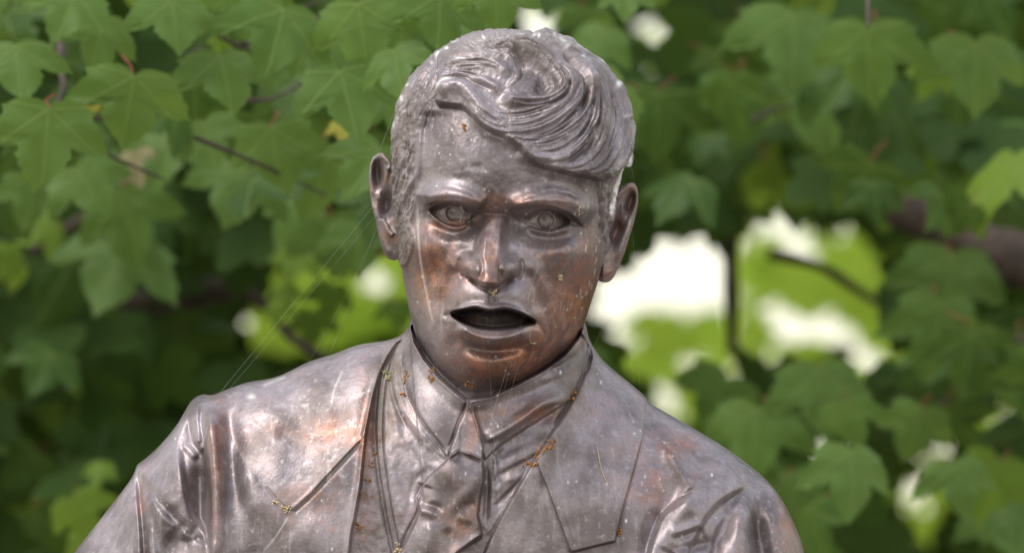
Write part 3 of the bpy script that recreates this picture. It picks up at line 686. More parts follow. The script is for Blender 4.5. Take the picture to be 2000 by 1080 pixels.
# right shoulder, chest and sleeve
W([(1262, 778), (1254, 850), (1236, 915), (1218, 975), (1200, 1048)], 2.6, -4, (.1, .05)); W([(1262, 800), (1275, 830), (1262, 860)], 10, -6)
W([(1290, 850), (1308, 890), (1332, 925), (1352, 950)], 9, 7); ED([(1356, 950), (1338, 926), (1320, 890), (1306, 855)], 9, 14, 3, (.1, .3)); W([(1330, 868), (1352, 905), (1370, 935)], 9, 6)
ED([(1358, 950), (1338, 966), (1297, 994), (1279, 1024), (1262, 1080), (1250, 1150)], 16, 20, 2.8, (.15, .02)); E([(1290, 990), (1270, 1025), (1254, 1080)], 9, -9, (.2, .1))
ED([(1330, 1090), (1352, 1050), (1372, 1012), (1400, 980), (1440, 956), (1470, 940)], 12, 24, 3, (.05, .2)); E([(1462, 952), (1425, 974), (1394, 1006), (1378, 1040), (1356, 1090)], 8, -7, (.15, .1))
ED([(1372, 1130), (1388, 1060), (1402, 1020), (1430, 990)], 9, 14, 3, (.05, .3))
ED([(1370, 1020), (1345, 1030), (1306, 1044)], -9, 13, 2.5, (.2, .3)); E([(1302, 1036), (1345, 1024), (1368, 1012)], 5, 6, (.2, .2))
E([(1466, 985), (1472, 1025), (1484, 1070), (1490, 1130)], 12, -13, (.25, .05)); E([(1446, 990), (1448, 1040), (1458, 1100)], 12, 7, (.2, .1)); E([(1505, 990), (1516, 1040), (1526, 1100)], 13, 8, (.2, .1))
W([(1400, 1040), (1410, 1080), (1400, 1130)], 8, 6); W([(1430, 880), (1470, 930), (1500, 950)], 12, -5); W([(1350, 850), (1400, 890), (1440, 930)], 14, 5)
W([(1500, 945), (1530, 990), (1552, 1060)], 5, 4)
jm = np.maximum(jl, jr); E, ED = T.stroke, T.edge
T.H += jm*(vnoise(X, Y, 80, 61, 2)*4+vnoise(X, Y, 26, 62, 2)*.7)
T.H = blur(T.H, .9); T.H += vnoise(X, Y, 8, 64, 2)*.16
Tw = .22*vnoise(X, Y, 60, 71, 3)+.12; Tg, Td = np.zeros_like(X), np.zeros_like(X)
for a in [(430,900,12,120,.5),(280,960,8,60,.35),(640,840,60,24,.45),(600,980,60,40,.3),(715,900,12,120,.5),(1270,950,40,30,.45),(1540,1000,20,60,.5),(900,1010,40,30,.4),(1040,800,60,16,.5),(925,840,16,30,.5),(1320,870,30,16,.5)]:
    L(*a, chan=Tw)
for a in [(775,720,14,80,.8),(745,760,12,60,.7),(1130,720,22,50,.8),(860,735,50,14,.7),(1100,780,20,30,.8),(1060,870,50,20,.4),(748,950,10,120,.5),(1190,740,40,20,.4)]:
    L(*a, chan=Td)
for q in range(20): L(rr.uniform(1060, 1420), rr.uniform(700, 1080), rr.uniform(.8, 1.4), rr.uniform(1, 2.4), rr.uniform(.5, 1), chan=Tg)
for q in range(22): L(rr.uniform(300, 1000), rr.uniform(760, 1080), 1.0, rr.uniform(1, 2.5), rr.uniform(.4, .9), chan=Tg)
E([(672, 720), (655, 760), (648, 800)], 1.4, .3, (.1, .3), chan=Tg); E([(560, 735), (525, 748), (510, 756)], 2, .3, (.1, .2), chan=Tg)
E([(570, 1000), (545, 1040), (520, 1070)], 1.2, .35, (.1, .1), chan=Tg); L(492, 773, 6, 4, .6, chan=Tg)
T.C = np.stack([np.clip(Tw, 0, 1), np.clip(Tg, 0, 1), np.clip(Td*.6, 0, 1)], -1)
nf = 380
r_in = np.linspace(0, .40, 24, endpoint=False); tt = np.linspace(0, 1, nf-24); rho_t = np.r_[r_in, .40+.60*(1-(1-tt)**1.35)]
al_t = np.r_[np.linspace(-1.25, 1.15, 1250), np.linspace(1.15, 2*math.pi-1.25, 122)[1:-1]]
P, col, gx_, gy_ = polar_grid(TC, torsoS, al_t, rho_t, torso_dome, 300, T, np.sin(np.linspace(math.pi/2-.05, 0, 34)), TP)
ms = lambda M, other=None: (lambda fx, fy, back: (T.sample(M, fx, fy) > .5) & ~back)
shirt_m = 1-np.clip(np.maximum(jl, jr), 0, 1)
torso_objs = grid_mesh_split([('jacket', None, None, None), ('shirt', ms(shirt_m), None, None), ('neck', ms(neck), None, None),
   ('lapel', ms(lapl), 'lapel on the left with its notch standing open', 0), ('lapel', ms(lapr), 'broad pointed lapel lying flat on the right', 0),
   ('shirt_collar', ms(cl), 'pointed collar wing on the left', 1), ('shirt_collar', ms(cr), 'rolled and folded collar wing on the right', 1),
   ('tie', ms(blade), None, None), ('tie_knot', ms(knot), None, 7)], P, col, gx_, gy_, statue, {'nf': nf})
def torso_depth(x, y):
    x, y = np.array([float(x)]), np.array([float(y)]); dx, dy = x-TC[0], y-TC[1]
    a = np.arctan2(dx, -dy); rh = np.clip(np.hypot(dx, dy)/torsoS(a), 0, 1)
    return float((torso_dome(a, rh)+T.sample(T.H, x, y))[0])+TP
def surf(x, y):
    dx, dy = x-HC[0], y-HC[1]
    if math.hypot(dx, dy) < float(headS(math.atan2(dx, -dy)))-2: return max(head_depth(x, y), torso_depth(x, y) if y > 700 else -999)
    return torso_depth(x, y)
def wpt(px, py, dep):
    v = to_local(np.array(float(px)), np.array(float(py)), np.array(float(dep)))
    return root_loc + ROT @ Vector(v.tolist())

# ================================================================== tubes
def tube_np(pts, rad, sides=6):
    P = np.array([list(p) for p in pts], float); n = len(P)
    rad = np.full(n, rad) if np.isscalar(rad) else np.array(rad)
    t = np.gradient(P, axis=0); t /= np.linalg.norm(t, axis=1, keepdims=True)+1e-12
    u = np.cross(t, [0.31, .2, .93]); u /= np.linalg.norm(u, axis=1, keepdims=True)+1e-12; v = np.cross(t, u)
    a = np.linspace(0, 2*math.pi, sides, endpoint=False)
    V = P[:, None]+rad[:, None, None]*(u[:, None]*np.cos(a)[None, :, None]+v[:, None]*np.sin(a)[None, :, None])
    i, j = np.meshgrid(np.arange(n-1), np.arange(sides), indexing='ij'); j2 = (j+1) % sides
    F_ = np.stack([i*sides+j, i*sides+j2, (i+1)*sides+j2, (i+1)*sides+j], -1).reshape(-1, 4)
    return V.reshape(-1, 3), F_
def join(parts):
    Vs, Fs, n = [], [], 0
    for V, F_ in parts: Vs.append(V); Fs.append(np.asarray(F_)+n); n += len(V)
    return np.vstack(Vs), np.vstack(Fs)

# ---- dried plant bits, lichen and cobweb on the statue
def bits(pts_px, n, spread, mat, name, label, cat, group=None, size=2.5):
    r_ = random.Random(hash(name+label) % 1000 if False else int(pts_px[0][0]*7+pts_px[0][1])); parts = []
    c0 = pts_px[0]; o0 = wpt(c0[0], c0[1], surf(*c0))
    for (cx_, cy_) in pts_px:
        for q in range(n):
            x, y = cx_+r_.gauss(0, spread), cy_+r_.gauss(0, spread); dep = surf(x, y)+r_.uniform(.2, 3)
            a = r_.uniform(0, 6.28); ln = r_.uniform(2, 5)*size/2.2; pp = []
            for k_ in range(4):
                pp.append(wpt(x, y, dep)-o0); a += r_.uniform(-1, 1); x += math.cos(a)*ln*.5; y += math.sin(a)*ln*.5; dep += r_.uniform(-.8, .9)
            parts.append(tube_np(pp, [.0002*size*.5, .0005*size*.55, .0006*size*.5, .0002*size*.5], 5))
    V, F_ = join(parts); o = link(name, np_mesh(name, V, F_), None, [mat]); o.location = o0
    tag(o, label, cat, group); return o
bits([(908, 251), (907, 258)], 4, 1.8, DRIED, 'dried_flower', 'tiny orange dried flower bit stuck on the bare left forehead', 'plant debris')
bits([(1000, 232)], 5, 1.6, DRIED, 'dried_flower', 'tiny orange dried flower bit caught under the hair curl', 'plant debris')
bits([(761, 432)], 7, 3, DRIED, 'dried_flower', 'orange dried flower clump inside the left ear', 'plant debris')
bits([(1078, 862), (1072, 870), (1060, 872), (1050, 882), (1046, 892), (1040, 900), (1030, 904)], 8, 3.6, DRIED, 'dried_flower', 'large orange dried flower clump at the top of the right lapel', 'plant debris')
bits([(1209, 1032)], 8, 2.4, DRIED, 'dried_flower', 'orange dried flower bit on the right edge of the right lapel', 'plant debris')
bits([(790, 742), (787, 768), (795, 728)], 6, 2.6, DRIED, 'dried_flower', 'orange dried bits outside the left shirt collar', 'plant debris')
bits([(845, 735), (846, 722), (843, 740)], 5, 2.6, DRIED, 'dried_flower', 'orange dried bits on the left shirt collar edge', 'plant debris')
bits([(920, 752), (915, 748)], 6, 2.4, DRIED, 'dried_flower', 'golden dried flower bit just below the chin', 'plant debris')
bits([(728, 905), (722, 930), (735, 880)], 4, 2.4, DRIED, 'dried_flower', 'thin orange dried stalk beside the waistcoat cord', 'plant debris')
bits([(703, 1025), (702, 1015)], 5, 2.2, DRIED, 'dried_flower', 'small orange dried bits on the left jacket edge near the bottom', 'plant debris')
bits([(1120, 770), (1124, 764), (1116, 778)], 7, 2.8, DRIED, 'dried_flower', 'brown dried bits in the gap between right collar and lapel', 'plant debris')
bits([(778, 1068), (782, 1060)], 8, 3.2, STRAW, 'dried_grass', 'pale dried tuft where cord and tie meet at the bottom', 'plant debris')
bits([(566, 988), (556, 982), (545, 972), (572, 990)], 6, 2.8, STRAW, 'dried_grass', 'straw coloured dried tuft at the left lapel notch', 'plant debris')
bits([(757, 732), (760, 738)], 14, 4, LICHEN, 'lichen', 'pale green lichen tuft at the left jacket collar', 'lichen')
bits([(1130, 410), (1134, 418)], 4, 2.4, STRAW, 'seed_husk', 'pale seed husk by the end of the right eyebrow', 'plant debris')
bits([(1092, 540), (1090, 546)], 4, 1.8, STRAW, 'seed_husk', 'pale seed husk on the right cheek', 'plant debris', size=3)
bits([(963, 568), (965, 576)], 4, 1.5, STRAW, 'seed_husk', 'pale seed husk on the groove under the nose', 'plant debris', size=3)
def hair_line(pts, rad, mat, name, label, cat):
    P_ = spline(pts, 4); pp = [wpt(x, y, surf(x, y)+1.0) for x, y in P_]; o0 = pp[0]
    V, F_ = tube_np([p-o0 for p in pp], rad, 5); o = link(name, np_mesh(name, V, F_), None, [mat]); o.location = o0; tag(o, label, cat)
hair_line([(1034, 630), (1036, 642), (1034, 655), (1036, 668), (1044, 668)], .00028, STRAW, 'dried_stalk', 'thin straw stalk hanging from the right mouth corner', 'plant debris')
hair_line([(1165, 870), (1170, 900), (1176, 922), (1184, 938)], .0003, STRAW, 'dried_stalk', 'thin straw stalk lying on the right lapel', 'plant debris')
web = empty('cobweb', root_loc); tag(web, 'fine grey spider threads strung from the ears over face and shoulder', 'cobweb')
def th(a, b, sag=0, rad=.00009):
    rad *= .45; pts = []
    for k_ in range(25):
        t = k_/24; x, y, dd = a[0]+(b[0]-a[0])*t, a[1]+(b[1]-a[1])*t+sag/S*4*t*(1-t), a[2]+(b[2]-a[2])*t
        if a[0] > 790 and b[0] < 1190: dd = max(dd, surf(x, y)+2.5)
        pts.append(wpt(x, y, dd)-root_loc)
    V, F_ = tube_np(pts, rad, 4); link('thread', np_mesh('thread', V, F_), web, [SILK])
dp = lambda x, y, e=0: (x, y, surf(x, y)+e)
th(dp(729, 400) if False else (730, 402, 10), dp(425, 772, 1)); th((734, 420, 10), dp(440, 768, 1), .001, .00006); th((740, 440, 8), dp(600, 712, 2), .004, .00004)
th((738, 432, 8), dp(640, 700, 2), .004, .00004)
th(dp(1085, 410, 3), dp(955, 830, 6), 0, .00009); th(dp(1060, 470, 6), dp(985, 760, 30), 0, .00006); th(dp(940, 620, 6), dp(948, 720, 6), 0, .00006); th(dp(955, 690, 6), dp(975, 1000, 6), 0, .00006)
th(dp(1012, 712, 20), dp(940, 960, 4), 0, .00006)
th(dp(860, 622, 2), dp(885, 612, 4), 0, .0001); th(dp(885, 608, 5), dp(930, 614, 20), .0015, .0001); th(dp(930, 614, 24), dp(958, 600, 6), .0012, .0001); th(dp(960, 600, 4), dp(980, 634, 10), 0, .0001)
th((1222, 270, 0), (1240, 360, 0), 0, .00007); th((1218, 290, 0), (1236, 362, 0), 0, .00006); th((1224, 520, 0), dp(1160, 680, -2), 0, .00006); th((1215, 540, 0), (1238, 748, 0), 0, .00006)
th((1236, 450, 0), (1250, 770, 0), 0, .00005); th(dp(800, 140, 4), (735, 310, 4), 0, .00007); th(dp(1000, 800, 8), dp(1045, 940, 4), 0, .00006); th(dp(760, 770, 3), dp(720, 960, 3), 0, .00006)
# ================================================================== LEAVES
half = [(0.0, .02), (.05, .09), (.14, .15), (.26, .17), (.38, .15), (.50, .13), (.60, .06), (.70, .03), (.66, -.06), (.68, -.12), (.76, -.18), (.80, -.28), (.88, -.36), (.89, -.46), (.96, -.60),
        (.83, -.58), (.76, -.62), (.66, -.59), (.56, -.59), (.47, -.55), (.39, -.53), (.38, -.60), (.42, -.70), (.36, -.76), (.35, -.85), (.26, -.92), (.22, -1.0), (.11, -1.08), (0, -1.24)]
def leaf_mesh(name, mat, seed, rings=(0, .35, .7, 1), petiole=True):
    r_ = random.Random(seed); H_ = np.array(half); lf = H_[1:-1][::-1]*[-1, 1]; O = np.vstack([H_, lf])
    O = O*[r_.uniform(.88, 1.1), r_.uniform(.9, 1.05)]
    # lobes squeezed forward or spread, teeth uneven
    side = r_.uniform(-.12, .12); O[:, 0] += side*O[:, 1]*O[:, 1]*.6
    O += np.array([[r_.uniform(-.014, .014), r_.uniform(-.014, .014)] for _ in O])
    C = np.array([0, -.30]); V = [C]; n = len(O)
    for q in rings[1:]: V += list(C+(O-C)*q)
    V = np.array(V); F_ = [(0, 1+i, 1+(i+1) % n, 1+(i+1) % n) for i in range(n)]; F3 = []
    tris = [(0, 1+i, 1+(i+1) % n) for i in range(n)]
    for k_ in range(len(rings)-2):
        a = 1+k_*n; b = a+n
        for i in range(n):
            j = (i+1) % n; tris += [(a+i, b+i, b+j), (a+i, b+j, a+j)]
    x, y = V[:, 0], V[:, 1]; rr_ = np.hypot(x, y)
    th_ = np.arctan2(np.abs(x), -y+1e-9)
    fold = np.minimum(np.minimum(np.abs(th_), np.abs(th_-.9)), np.abs(th_-1.75))*rr_
    c1, c2, c3 = r_.uniform(.10, .30), r_.uniform(-.15, .3), r_.uniform(.15, .38)
    z = -c1*rr_**2-c3*.5*x*x-.2*c2*y*y*y+.20*fold+.03*np.sin(x*9+seed)*rr_+.025*np.sin(y*11+seed*2)*rr_
    W_ = np.stack([x, z, y], -1)              # hangs in the xz plane; +y is the back (turned away from the viewer)
    W_[:, 1] *= -1
    me_tris = np.array(tris); mi = np.zeros(len(tris), int)
    if petiole:
        pp = [(0, 0, 0), (r_.uniform(-.05, .05), .08, .06), (r_.uniform(-.10, .10), .28, .16), (r_.uniform(-.2, .2), .62, .30)]
        pv, pf = tube_np(pp, [.014, .011, .011, .014], 5); n0 = len(W_)
        pt = np.vstack([pf[:, [0, 1, 2]], pf[:, [0, 2, 3]]])+n0
        W_ = np.vstack([W_, pv]); me_tris = np.vstack([me_tris, pt]); mi = np.r_[mi, np.ones(len(pt), int)]
    me = np_mesh(name, W_, me_tris, True, mi); uv = me.uv_layers.new(name='UVMap')
    li = me_tris.ravel(); U = np.stack([W_[li, 0]/2.5+.5, W_[li, 2]/2.5+.5], -1); uv.data.foreach_set('uv', U.astype(np.float32).ravel())
    me.materials.append(mat); me.materials.append(PETIOLE); return me
LM = {'g': [leaf_mesh('leaf', LEAF, 100+i) for i in range(7)], 'y': [leaf_mesh('leaf_yellow', LEAF_OLD, 200+i) for i in range(2)],
      'l': [leaf_mesh('leaf_backlit', LEAF_BACKLIT, 300+i) for i in range(4)], 'd': [leaf_mesh('leaf', LEAF_SHADED, 500+i) for i in range(5)], 'b': [leaf_mesh('leaf_dry', LEAF_BROWN, 400)]}
def leaf_obj(px, py, d, size, roll, tree, kind='g', yaw=0, pitch=0, rnd=random):
    """(px, py) where leaf and stalk meet; size in photograph units at that distance"""
    me = rnd.choice(LM[kind]); o = bpy.data.objects.new('leaf', me); COL.objects.link(o)
    s_ = size*S*d/DIST; o.scale = (s_, s_, s_)
    o.matrix_world = Matrix.Translation(place(px, py, d)) @ Matrix.Rotation(math.radians(roll), 4, 'Y') @ Matrix.Rotation(math.radians(yaw), 4, 'Z') @ Matrix.Rotation(math.radians(pitch), 4, 'X') @ Matrix.Diagonal((s_, s_, s_, 1))
    if kind in 'ylb': o['label'] = {'y': 'yellow withered leaf', 'l': 'bright yellow-green leaf, coloured as if backlit', 'b': 'tan dried leaf'}[kind]
    o.parent = tree; o.matrix_parent_inverse = tree.matrix_world.inverted()
    return o
def branch(pts, r0, r1, tree, name='branch'):
    """pts: (px, py, distance)"""
    P_ = spline([tuple(p) for p in pts], 30); W_ = [place(*p) for p in P_]; base = tree.location
    n = len(W_); rad = [(r0+(r1-r0)*i/(n-1))*(1+.12*math.sin(i*1.7)) for i in range(n)]
    V, F_ = tube_np([p-base for p in W_], rad, 10); return link(name, np_mesh(name, V, F_), tree, [BARK])
def tree_root(px, d, label):
    p = place(px, 540, d); t = empty('sycamore_tree', (p.x, p.y, 0)); tag(t, label, 'tree'); return t
tl = tree_root(-1500, 9.2, 'sycamore tree reaching in from the left, its lobed leaves hanging behind the statue\'s right shoulder side')
tl['label'] = 'sycamore tree with crisp hanging leaves and a dark branch, left of the statue'
tr = tree_root(3300, 9.6, ''); tag(tr, 'sycamore tree with softer blurred leaves and bright gaps, right of the statue', 'tree')
bpy.context.view_layer.update()
def trunk(t, lean, h=4.2, r=.16):
    pts = [(0, 0, -.05), (lean*.05, .02, .8), (lean*.15, 0, 1.7), (lean*.3, .05, 2.8), (lean*.45, .1, h)]
    P_ = spline(pts, .15); V, F_ = tube_np(P_, np.linspace(r, r*.45, len(P_)), 14); link('trunk', np_mesh('trunk', V, F_), t, [BARK])
trunk(tl, .6); trunk(tr, -.6)
# gaps through which the bright sky is seen (photograph units)
GAPS = [[(1150,575),(1185,545),(1240,565),(1272,482),(1330,492),(1400,488),(1432,600),(1335,598),(1290,600),(1240,632),(1195,665),(1160,620)],
 [(1482,428),(1530,430),(1530,452),(1490,455)],[(1515,495),(1555,455),(1592,505)],[(1610,505),(1640,462),(1684,470),(1668,500)],
 [(1492,600),(1530,596),(1570,640),(1640,600),(1665,660),(1700,700),(1742,700),(1736,742),(1690,716),(1640,680),(1600,655),(1540,660),(1500,640)],
 [(1255,760),(1295,750),(1320,790),(1325,822),(1290,805)],[(1925,845),(1950,785),(1978,790),(1955,860)],[(1762,900),(1785,878),(1800,925),(1812,1000),(1790,1000),(1778,950)],
 [(1266,82),(1300,66),(1334,82),(1336,122),(1300,140),(1268,120)],[(42,62),(55,38),(68,66),(55,76)],[(1012,32),(1050,28),(1090,70),(1080,100),(1010,90)],
 [(458,632),(490,630),(492,695),(462,690)],[(700,552),(730,522),(758,560),(740,592),(710,584)],[(1490,685),(1520,682),(1522,708),(1494,708)],
 [(1573,855),(1590,855),(1588,878),(1574,876)],[(1625,850),(1640,850),(1640,878),(1624,876)],[(1725,990),(1748,995),(1742,1025),(1722,1022)],[(1345,700),(1375,700),(1370,725),(1348,722)],
 [(1810,1045),(1850,1040),(1850,1080),(1800,1080)],[(1480,0),(1540,0),(1530,6),(1490,6)],[(1605,858),(1615,858),(1612,872),(1604,870)]]
THIN = [[(1180,620),(1430,600),(1500,520),(1700,480),(1760,560),(1740,700),(1560,640),(1480,760),(1340,860),(1210,700)],[(560,520),(800,500),(800,640),(640,690),(500,640)],[(90,960),(170,960),(190,1080),(120,1080)],[(1850,860),(2000,820),(2000,960),(1880,900)],
        [(180,900),(215,850),(240,870),(215,920)],[(500,590),(570,590),(570,640),(500,640)],[(0,495),(80,495),(80,540),(0,540)],[(0,480),(170,380),(190,420),(60,520)]]
GX, GY = np.meshgrid(np.arange(-200, 2204, 4.), np.arange(-200, 1304, 4.))
def raster(polys):
    M = np.zeros(GX.shape, bool)
    for P_ in polys:
        c = np.zeros(GX.shape, bool)
        for (ax, ay), (bx, by) in zip(P_, P_[1:]+P_[:1]):
            if ay != by: c ^= ((ay > GY) != (by > GY)) & (GX < (bx-ax)*(GY-ay)/(by-ay)+ax)
        M |= c
    return M
MG = raster(GAPS); THIN = THIN[:2]; MT = raster(THIN)
def hits(M, px, py, size, roll, k=.92):
    a = math.radians(roll); c, s_ = math.cos(a), math.sin(a)
    for (x, y) in _test:
        X_, Y_ = px+(x*c-y*s_)*size*k, py-(x*s_+y*c)*size*k
        i, j = int((Y_+200)/4), int((X_+200)/4)
        if 0 <= i < M.shape[0] and 0 <= j < M.shape[1] and M[i, j]: return True
    return False
_test = [(p[0], p[1]) for p in half[::2]]+[(-p[0], p[1]) for p in half[::2]]+[(0, -.3), (.3, -.3), (-.3, -.3), (0, -.7), (.5, -.2), (-.5, -.2), (.5,-.45), (-.5,-.45), (0,-1), (.2,-.5), (-.2,-.5), (.2,-.1), (-.2,-.1)]
_test = _test+[(x*.6, -.3+(y+.3)*.6) for x, y in _test]+[(x*.3, -.3+(y+.3)*.3) for x, y in _test[::3]]
# leaves that can be picked out one by one: x, y of the stalk end, size, roll, distance behind, kind
NEAR_L = [(95,215,128,4,.42,'g'),(262,150,125,8,.46,'g'),(430,110,112,-3,.52,'g'),(665,140,130,-10,.44,'g'),(335,2,100,0,.50,'g'),(200,40,100,14,.58,'g'),(30,92,110,-6,.52,'g'),
 (150,-15,95,18,.50,'g'),(555,20,125,18,.50,'g'),(700,10,120,-8,.46,'g'),(770,100,85,-20,.40,'g'),(530,250,120,-6,.72,'g'),(860,-10,110,6,.40,'g'),(970,-35,95,0,.36,'g'),(470,-30,110,0,.60,'g'),
 (640,300,120,10,.90,'g'),(262,300,62,-12,.95,'b'),(740,290,100,28,.5,'g'),(-20,-40,80,0,.6,'g'),(430,-20,90,25,.7,'g'),(800,-20,100,10,.62,'g'),(760,190,70,50,.62,'g'),
 (150,185,50,-60,.62,'y'),(668,240,40,0,.7,'y'),(430,75,30,20,.7,'l'),(190,195,36,80,.64,'y'),(400,240,90,-20,.85,'g'),(340,260,100,8,.95,'g'),(610,60,100,-30,.6,'g'),(890,40,70,-50,.5,'g'),
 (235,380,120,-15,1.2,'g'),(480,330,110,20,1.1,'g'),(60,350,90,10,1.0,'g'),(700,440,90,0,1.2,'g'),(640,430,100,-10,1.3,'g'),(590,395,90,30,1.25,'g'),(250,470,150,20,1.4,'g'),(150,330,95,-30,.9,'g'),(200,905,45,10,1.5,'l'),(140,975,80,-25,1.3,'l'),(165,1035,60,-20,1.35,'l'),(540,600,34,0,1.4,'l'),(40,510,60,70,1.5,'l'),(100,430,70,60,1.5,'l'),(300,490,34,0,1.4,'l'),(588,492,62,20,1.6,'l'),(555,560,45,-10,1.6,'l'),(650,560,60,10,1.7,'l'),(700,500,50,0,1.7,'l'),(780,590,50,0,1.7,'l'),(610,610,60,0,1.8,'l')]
NEAR_R = [(1695,55,125,2,.62,'g'),(1905,85,125,0,.66,'g'),(1550,30,140,8,.75,'g'),(1215,170,90,50,.45,'g'),(1225,-20,60,0,.5,'g'),(1455,160,115,5,.9,'g'),(1600,130,150,-5,.95,'g'),(1830,130,60,25,.7,'l'),
 (1800,330,140,-28,1.1,'l'),(1720,230,150,14,1.1,'g'),(1930,260,130,-14,1.0,'g'),(1370,20,130,20,1.1,'g'),(1400,260,160,10,1.5,'g'),(1300,300,150,-8,1.6,'g'),(1560,300,150,0,1.3,'g'),
 (1860,500,130,8,.95,'g'),(1960,430,110,-10,1.0,'g'),(1835,590,130,4,.85,'g'),(1600,720,140,-6,.80,'g'),(1660,880,165,4,.62,'g'),(1865,905,150,-8,.70,'g'),(1480,800,140,8,.80,'g'),(1650,790,120,-14,.75,'g'),
 (1800,800,130,16,.8,'g'),(1960,700,130,-18,.9,'g'),(1420,740,110,30,1.0,'g'),(1540,930,130,-10,.9,'g'),(1730,640,100,20,1.1,'g'),(1950,900,110,20,.9,'l'),(1980,980,120,0,1.0,'g'),(1500,1060,100,0,1.1,'g'),
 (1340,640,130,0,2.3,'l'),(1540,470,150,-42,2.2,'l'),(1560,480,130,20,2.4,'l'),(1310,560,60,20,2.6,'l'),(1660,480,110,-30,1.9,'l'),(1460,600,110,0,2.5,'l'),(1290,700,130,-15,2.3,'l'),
 (1450,50,130,-20,1.2,'g'),(1900,380,120,30,1.2,'g'),(1350,150,130,-20,1.4,'g'),(1500,220,130,-12,1.2,'g'),(1640,300,130,20,1.4,'g'),(1180,60,90,20,.8,'g'),(1150,20,90,0,.9,'g')]
rl = random.Random(5)
for lst, t in ((NEAR_L, tl), (NEAR_R, tr)):
    for (x, y, sz, ro_, dz, kd) in lst:
        for q in range(3):
            if hits(MG, x, y, sz, ro_): sz *= .85
        if hits(MG, x, y, sz, ro_) and dz > .8: continue
        leaf_obj(x, y, DIST+dz*(.95 if t is tl else 1.55)+.08, sz*1.0, ro_, t, kd, rl.uniform(-26, 26), rl.uniform(-34, 12), rl)
# more leaves behind those, still one by one
cnt = {0: 0, 1: 0}
tries = 0
while min(cnt.values()) < 150 and tries < 20000:
    tries += 1
    x, y = rl.uniform(-60, 2060), rl.uniform(-120, 1060); side = 0 if x < 960 else 1
    if cnt[side] >= 190: continue
    if side == 0: dz = rl.uniform(.8, 2.2) if y < 380 else rl.uniform(1.5, 2.8)
    else: dz = rl.uniform(1.2, 2.4)
    sz = rl.uniform(60, 140); ro_ = rl.gauss(0, 28)
    if hits(MG, x, y, sz, ro_) or hits(MT, x, y, sz, ro_): continue
    cnt[side] += 1
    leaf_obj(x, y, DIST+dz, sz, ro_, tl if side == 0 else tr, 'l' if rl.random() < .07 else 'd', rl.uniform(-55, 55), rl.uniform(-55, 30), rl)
# ---- dense foliage further back, joined
def foliage(n, dmin, dmax, region, avoid_thin, sz0, sz1, parent, seed, name='foliage', mats=(LEAF_FAR,)):
    r_ = random.Random(seed); H_ = np.array(half)[::3]; lf = H_[1:-1][::-1]*[-1, 1]; O = np.vstack([H_, lf]); m = len(O); Vs, Fs = [], []; c = 0; tries = 0
    base = np.vstack([[0, -.3], O])
    while c < n and tries < n*12:
        tries += 1
        x, y = r_.uniform(region[0], region[2]), r_.uniform(region[1], region[3]); d = DIST+r_.uniform(dmin, dmax)
        sz = r_.uniform(sz0, sz1); ro_ = r_.gauss(0, 35)
        if hits(MG, x, y, sz, ro_): continue
        if avoid_thin == 'centre':
            i_, j_ = int((y+200)/4), int((x+200)/4)
            if not (0 <= i_ < MT.shape[0] and 0 <= j_ < MT.shape[1]) or MT[i_, j_]: continue
        elif avoid_thin and hits(MT, x, y, sz, ro_): continue
        s_ = sz*S; b3 = np.stack([base[:, 0], -.12*(base[:, 0]**2+base[:, 1]**2), base[:, 1]], -1)*s_*d/DIST
        M_ = np.array(Matrix.Rotation(math.radians(ro_), 3, 'Y') @ Matrix.Rotation(r_.uniform(-.8, .8), 3, 'Z') @ Matrix.Rotation(r_.uniform(-.8, .4), 3, 'X'))
        p = place(x, y, d)-parent.location
        Vs.append(b3@M_.T+np.array(p)); k_ = c*(m+1)
        Fs += [(k_, k_+1+i, k_+1+(i+1) % m) for i in range(m)]; c += 1
    if not Vs: return None
    o = link(name, np_mesh(name, np.vstack(Vs), np.array(Fs), False), parent, mats); o['kind'] = 'stuff'; return o
far = tree_root(900, 12.5, ''); tag(far, 'dark leafy thicket far behind the statue closing off the view', 'thicket'); far.name = 'thicket'
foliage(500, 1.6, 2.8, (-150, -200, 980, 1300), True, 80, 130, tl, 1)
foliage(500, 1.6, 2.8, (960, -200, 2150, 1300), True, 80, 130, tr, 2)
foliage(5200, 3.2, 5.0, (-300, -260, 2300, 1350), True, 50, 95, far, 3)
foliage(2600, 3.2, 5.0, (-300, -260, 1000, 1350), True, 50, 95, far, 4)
LEAF_LIT = leaf_material('leaf_thin_lit', (.16, .27, .035), (.21, .32, .045), .8, False, (.56, .74, .08))  # thin translucent leaf, its colour also lightened to imitate backlight
